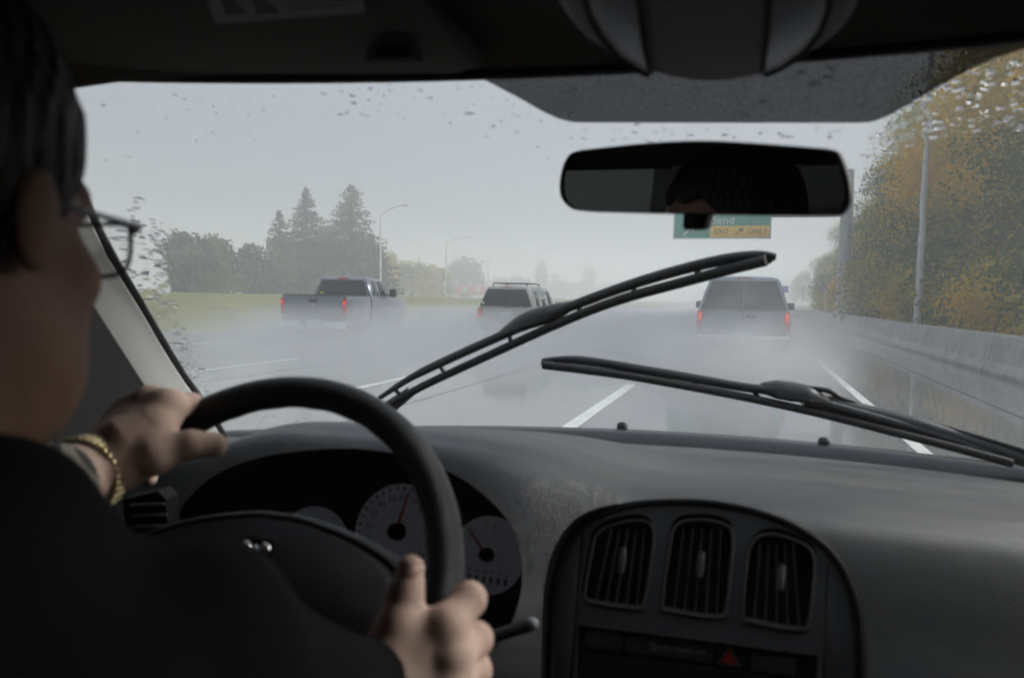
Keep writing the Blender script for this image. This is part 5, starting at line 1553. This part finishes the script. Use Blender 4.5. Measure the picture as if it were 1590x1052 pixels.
M_CUFF = cuffmat()
D3 = atD


def hand_sdf(wrist, fore, palm, fingers, thumb):
    """palm: list of (a,b,ra,rb); fingers: list of joint lists [(p,r),...]"""
    def fn(P):
        d = sd_cone(P, fore[0], wrist[0], fore[1], wrist[1])
        for a, b, ra, rb in palm: d = smin(d, sd_cone(P, a, b, ra, rb), .009)
        for f in fingers:                                     # knuckles
            tc = CAMP - f[0][0]; tc = tc / np.linalg.norm(tc); d = smin(d, np.linalg.norm(P - (f[0][0] + tc * .0062), axis=-1) - .0092, .007)
        fd = None
        for f in fingers:
            g = None
            for (p, r), (q, s) in zip(f[:-1], f[1:]):
                c = sd_cone(P, p, q, r, s); g = c if g is None else smin(g, c, .004)
            fd = g if fd is None else smin(fd, g, .0022)
        d = smin(d, fd, .007)
        g = None
        for (p, r), (q, s) in zip(thumb[:-1], thumb[1:]):
            c = sd_cone(P, p, q, r, s); g = c if g is None else smin(g, c, .005)
        return smin(d, g, .010)
    allp = [wrist[0], fore[0]] + [x[0] for f in fingers for x in f] + [x[0] for x in thumb]
    A = np.array(allp)
    return fn, A.min(0) - .035, A.max(0) + .035


PARTS_V, PARTS_F = [], []
def add_part(V, Fc):
    o = sum(len(v) for v in PARTS_V); PARTS_V.append(V); PARTS_F.append(Fc + o)


# ---- right hand (lower right of the rim, thumb up along the spoke)
rw = (D3(583, 1082, .468), .0275); rf = (D3(520, 1125, .44), .034)
rI, rM, rR, rP = D3(690, 978, .487), D3(697, 1022, .480), D3(692, 1066, .474), D3(676, 1108, .470)
rth = [(D3(600, 1030, .472), .0165), (D3(617, 972, .482), .0142), (D3(630, 922, .492), .0115), (D3(637, 884, .499), .0098)]
palm = [(rw[0], rI, .024, .0135), (rw[0], rM, .024, .0135), (rw[0], rR, .024, .0135), (rw[0], rP, .023, .0125), (rI, rM, .0125, .0125), (rM, rR, .0125, .0125), (rR, rP, .0125, .0120),
        (rth[0][0], rI, .0145, .0115), (D3(612, 990, .485), D3(678, 985, .492), .012, .012)]
def fing(m, p, d, t, r): return [(m, r * 1.08), (p, r), (d, r * .9), (t, r * .8)]
rfing = [fing(rI, D3(728, 930, .512), D3(722, 938, .548), D3(690, 944, .565), .0118),
         fing(rM, D3(738, 992, .512), D3(735, 992, .550), D3(700, 992, .568), .0118),
         fing(rR, D3(737, 1040, .506), D3(735, 1040, .545), D3(700, 1040, .562), .0112),
         fing(rP, D3(724, 1086, .498), D3(722, 1086, .530), D3(695, 1084, .546), .0098)]
fn, lo, hi = hand_sdf(rw, rf, palm, rfing, rth); V, Fc = surfnets(fn, lo, hi, .0016); add_part(V, Fc)
# ---- left hand (upper left of the rim)
lw = (D3(146, 732, .625), .0275); lf = (D3(20, 782, .535), .034)
lI, lM, lR, lP = D3(258, 633, .664), D3(232, 627, .672), D3(206, 638, .678), D3(184, 658, .680)
lth = [(D3(186, 722, .622), .018), (D3(238, 706, .626), .0150), (D3(296, 690, .637), .0122), (D3(334, 690, .646), .0105)]
palm = [(lw[0], lI, .0235, .0155), (lw[0], lM, .0225, .0150), (lw[0], lR, .022, .0145), (lw[0], lP, .021, .013), (lI, lM, .0135, .0135), (lM, lR, .013, .013), (lR, lP, .013, .012),
        (lth[1][0], lI, .0145, .0120), (lth[0][0], lI, .020, .014), (D3(200, 690, .635), D3(238, 668, .645), .024, .018)]
lfing = [fing(lI, D3(297, 628, .695), D3(312, 645, .722), D3(300, 672, .728), .0108),
         fing(lM, D3(262, 634, .716), D3(276, 660, .742), D3(266, 690, .742), .0112),
         fing(lR, D3(232, 652, .728), D3(248, 690, .750), D3(248, 716, .742), .0106),
         fing(lP, D3(206, 676, .734), D3(224, 716, .748), D3(232, 742, .735), .0094)]
fn, lo, hi = hand_sdf(lw, lf, palm, lfing, lth); V, Fc = surfnets(fn, lo, hi, .0018); add_part(V, Fc)

# ---- head
HY = math.radians(17); HO_ = np.array([-.392, .243, 1.396])
hr = np.array([math.cos(HY), math.sin(HY), 0]); hf_ = np.array([-math.sin(HY), math.cos(HY), 0]); hu = np.array([0, 0, 1.0])
HP_ = math.radians(-4); hf2 = hf_ * math.cos(HP_) + hu * math.sin(HP_); hu2 = hu * math.cos(HP_) - hf_ * math.sin(HP_)
HR = np.stack([hr, hf2, hu2], 1)                      # columns: local axes in world
def HL(p): return HO_ + HR @ np.asarray(p, float)


def head_sdf(P):
    q = (P - HO_) @ HR
    d = sd_ell(q, (0, -.012, .035), (.076, .098, .088))
    d = smin(d, sd_ell(q, (0, .030, -.030), (.066, .066, .082)), .03)
    d = smin(d, sd_cone(q, (-.048, .0, -.065), (0, .072, -.100), .022, .017), .03); d = smin(d, sd_cone(q, (.048, .0, -.065), (0, .072, -.100), .022, .017), .03)
    d = smin(d, sd_cone(q, (-.04, .078, .020), (.04, .078, .020), .013, .013), .016)           # brow
    for s in (-1, 1):
        d = smin(d, sd_ell(q, (s * .048, .058, -.028), (.022, .022, .018)), .018)                # cheekbones
        d = -smin(-d, sd_ell(q, (s * .033, .096, .0), (.016, .014, .011)), .010)                 # eye sockets
        d = smin(d, sd_ell(q, (s * .032, .078, .0), (.0125, .0125, .0115)), .002)                # eyes
        d = smin(d, sd_ell(q, (s * .079, -.006, -.004), (.006, .016, .026)), .006)               # ears
        d = smin(d, sd_ell(q, (s * .013, .100, -.040), (.010, .012, .008)), .006)                # nostrils
    d = smin(d, sd_cone(q, (0, .092, .004), (0, .113, -.034), .008, .0105), .008)              # nose
    d = smin(d, sd_ell(q, (0, .089, -.068), (.026, .012, .006)), .004); d = smin(d, sd_ell(q, (0, .086, -.079), (.022, .012, .007)), .004)
    for s in (-1, 1): d = smin(d, sd_ell(q, (s * .046, .030, -.076), (.028, .042, .044)), .022)  # jowls
    d = smin(d, sd_cone(q, (0, .055, -.106), (0, -.01, -.145), .026, .045), .03)
    d = smin(d, sd_cone(q, (0, -.02, -.06), (0, -.05, -.19), .062, .066), .03)                 # neck
    return d


V, Fc = surfnets(head_sdf, HO_ - np.array([.13, .16, .24]), HO_ + np.array([.13, .17, .15]), .0032); add_part(V, Fc)


# ---- torso, arms and legs under the clothes (coarse), and the clothes over them
SHR, SHL = np.array([-.235, .085, 1.202]), np.array([-.57, .06, 1.20])
A1, A2, A3 = D3(250, 1054, .335), D3(430, 1108, .405), D3(552, 1092, .458)
ELB, LW2 = np.array([-.665, .27, 1.06]), D3(26, 779, .54)


def body_sdf(P, g, arms=True):
    d = sd_ell(P, (-.40, .02, .98), (.19 + g, .125 + g, .30 + g))
    d = smin(d, sd_cone(P, (-.385, .17, 1.21), (-.39, .08, 1.16), .065 + g, .10 + g), .05)
    d = smin(d, sd_cone(P, SHR, SHL, .062 + g, .062 + g), .06)
    if arms:
        for a, b, ra, rb in ((SHR, A1, .062, .052), (A1, A2, .052, .043), (A2, A3, .043, .033 if g > 0 else .030), (SHL, ELB, .055, .045), (ELB, LW2, .045, .034 if g > 0 else .030)):
            d = smin(d, sd_cone(P, a, b, ra + g * .6, rb + g * .6), .02)
    d = smin(d, sd_cone(P, (-.49, .02, .72), (-.51, .44, .74), .085 + g, .065 + g), .05); d = smin(d, sd_cone(P, (-.31, .02, .72), (-.29, .44, .74), .085 + g, .065 + g), .05)
    d = smin(d, sd_cone(P, (-.51, .44, .74), (-.51, .62, .40), .062 + g, .045 + g), .03); d = smin(d, sd_cone(P, (-.29, .44, .74), (-.29, .62, .40), .062 + g, .045 + g), .03)
    return d


V, Fc = surfnets(lambda P: body_sdf(P, -.004), (-.80, -.20, .32), (-.05, .74, 1.32), .012); add_part(V, Fc)
M_FACE = mat('shaded_face_skin', (0.20, 0.115, 0.085), 0.68, spec=0.15, col2=(0.26, 0.155, 0.115), vscale=30, bump=0.1, bscale=300)   # skin darkened: the head's cabin shade is put into its colour
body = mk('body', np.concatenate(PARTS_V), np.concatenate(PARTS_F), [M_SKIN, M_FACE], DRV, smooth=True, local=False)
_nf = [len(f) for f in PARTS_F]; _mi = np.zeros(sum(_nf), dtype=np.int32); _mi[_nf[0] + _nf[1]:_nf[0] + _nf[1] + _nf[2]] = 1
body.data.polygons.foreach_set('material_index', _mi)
body['label'] = 'skin of face and hands'


def coat_sdf(P):
    w = .004 * np.sin(P[..., 0] * 61 + P[..., 1] * 40) * np.sin(P[..., 2] * 47 + P[..., 1] * 23)
    d = body_sdf(P, .012) + w
    q = (P - HO_) @ HR
    d = smin(d, sd_cone(P, HL((.0, -.045, -.15)), HL((0, -.07, -.22)), .072, .09), .03)        # collar
    d = smin(d, sd_cone(P, D3(-20, 842, .315), SHR, .046, .066), .03)
    d = np.maximum(d, -(sd_cone(P, HL((0, -.02, -.06)), HL((0, -.05, -.19)), .062, .062)))
    d = np.maximum(d, .70 - P[..., 2])
    return d


V, Fc = surfnets(coat_sdf, (-.80, -.24, .66), (-.05, .56, 1.36), .0065)
mk('coat', V, Fc, M_COAT, DRV, smooth=True, local=False)['label'] = 'black wool coat with long sleeves'
V, Fc = surfnets(lambda P: np.maximum(body_sdf(P, .010, False), P[..., 2] - .80), (-.64, -.16, .34), (-.16, .74, .82), .014)
mk('trousers', V, Fc, M_DARK, DRV, smooth=True, local=False)


# ---- hair
def hair_sdf(P):
    q = (P - HO_) @ HR; x, y, z = q[..., 0], q[..., 1], q[..., 2]
    n = .0013 * np.sin(x * 520 + 3 * np.sin(z * 60)) * np.sin(y * 420 + z * 40) + .0012 * np.sin(x * 120 + z * 70) * np.sin(y * 90 - z * 30)
    d = sd_ell(q, (0, -.014, .037), (.085, .108, .097)) + n
    lim = np.interp(y, [-.12, -.06, -.02, .015, .03, .05, .07, .12], [-.085, -.075, -.03, -.035, .01, .045, .062, .062])
    return np.maximum(d, (lim + .006 * np.sin(x * 160) - z) * .8)


V, Fc = surfnets(hair_sdf, HO_ - np.array([.12, .15, .12]), HO_ + np.array([.12, .15, .15]), .0028)
mk('hair', V, Fc, M_HAIR, DRV, smooth=True, local=False)['label'] = 'short dark brown hair'

# ---- glasses
gl = empty('eyeglasses', HL((0, .1, 0))); gl.parent = DRV; gl.matrix_parent_inverse = WM[DRV.name].inverted()
M_FRAME = mat('frame_metal', (.02, .022, .03), .3, metal=.6)
for s in (-1, 1):
    cx, cy_, cz = s * .037, .117, -.004
    rng_ = [(-.025, .010), (-.020, .014), (0, .0155), (.020, .0150), (.026, .011), (.027, 0), (.025, -.010), (.018, -.0155), (0, -.0172), (-.018, -.0155), (-.024, -.009)]
    loop = catmull([HL((cx + a * s, cy_ - .012 * (abs(cx + a * s) / .065) ** 2, cz + b)) for a, b in rng_], 4, closed=True)
    MB().tube(loop + [loop[0], loop[1]], .0014, 8, cap=False).build('rim', M_FRAME, gl, smooth=True, local=False)
    MB().add(loop, [tuple(range(len(loop)))]).build('lens', M_LENSG, gl, local=False)
    MB().tube([HL((s * .064, .106, .006)), HL((s * .074, .096, .008)), HL((s * .077, .03, .006)), HL((s * .081, -.012, .004)), HL((s * .078, -.034, -.02))], [.0022, .0022, .0016, .0016, .0018], 8).build('temple', M_FRAME, gl, smooth=True, local=False)
MB().tube(catmull([HL((-.010, .117, .002)), HL((0, .121, .006)), HL((.010, .117, .002))], 4), .0014, 8).build('bridge', M_FRAME, gl, smooth=True, local=False)

# ---- thumb nails
for (base, tip, nm) in ((D3(635, 893, .494), D3(638, 872, .497), 'r'),):
    ax = tip - base; L0 = np.linalg.norm(ax); ax /= L0; tc_ = CAMP - base; tc_ -= ax * np.dot(tc_, ax); tc_ /= np.linalg.norm(tc_); sd_ = np.cross(ax, tc_)
    r_ = .0098; secs = []
    for f in np.linspace(0, 1, 5):
        wd = .0068 * (1 - .35 * f ** 3) * (.8 + .2 * min(1, f * 3)); secs.append([base + ax * L0 * .7 * f + sd_ * wd * k + tc_ * (r_ * (.93 - .10 * f) - abs(k) ** 2 * .0022) for k in np.linspace(-1, 1, 7)])
    vs = [p for s in secs for p in s]; MB().add(vs, [(i * 7 + j, i * 7 + j + 1, (i + 1) * 7 + j + 1, (i + 1) * 7 + j) for i in range(4) for j in range(6)]).build('thumbnail', M_NAIL, DRV, smooth=True, local=False)

# ---- cuff and bracelet on the left wrist
ax = lw[0] - lf[0]; ax /= np.linalg.norm(ax)
def ringpts(c, r, n=28, sq=.86):
    u = np.cross(ax, [0, 0, 1.0]); u /= np.linalg.norm(u); w = np.cross(u, ax)
    return [c + (u * math.cos(2 * math.pi * k / n) + w * math.sin(2 * math.pi * k / n)) * r for k in range(n)]
c0 = D3(66, 763, .570) - ax * .014
MB().loft([ringpts(c0 + ax * s, r) for s, r in ((-.02, .0365), (.0, .0370), (.020, .0358), (.030, .0350), (.034, .0340), (.033, .0315), (.0, .0315))]).build('shirt_cuff', M_CUFF, DRV, smooth=True, local=False)
br = empty('bracelet', lw[0]); br.parent = DRV; br.matrix_parent_inverse = WM[DRV.name].inverted()
bc = D3(130, 739, .611)
for row in range(3):
    P = ringpts(bc + ax * (.005 * (row - 1)), .0325, 34)
    for k in range(34):
        a, b = P[k], P[(k + 1) % 34]; mid = (a + b) / 2
        MB().tube([a * .92 + mid * .08 - ax * .0012, mid, b * .92 + mid * .08 + ax * .0012], [.0015, .0023, .0015], 6).build('link', M_GOLD, br, smooth=True, local=False)
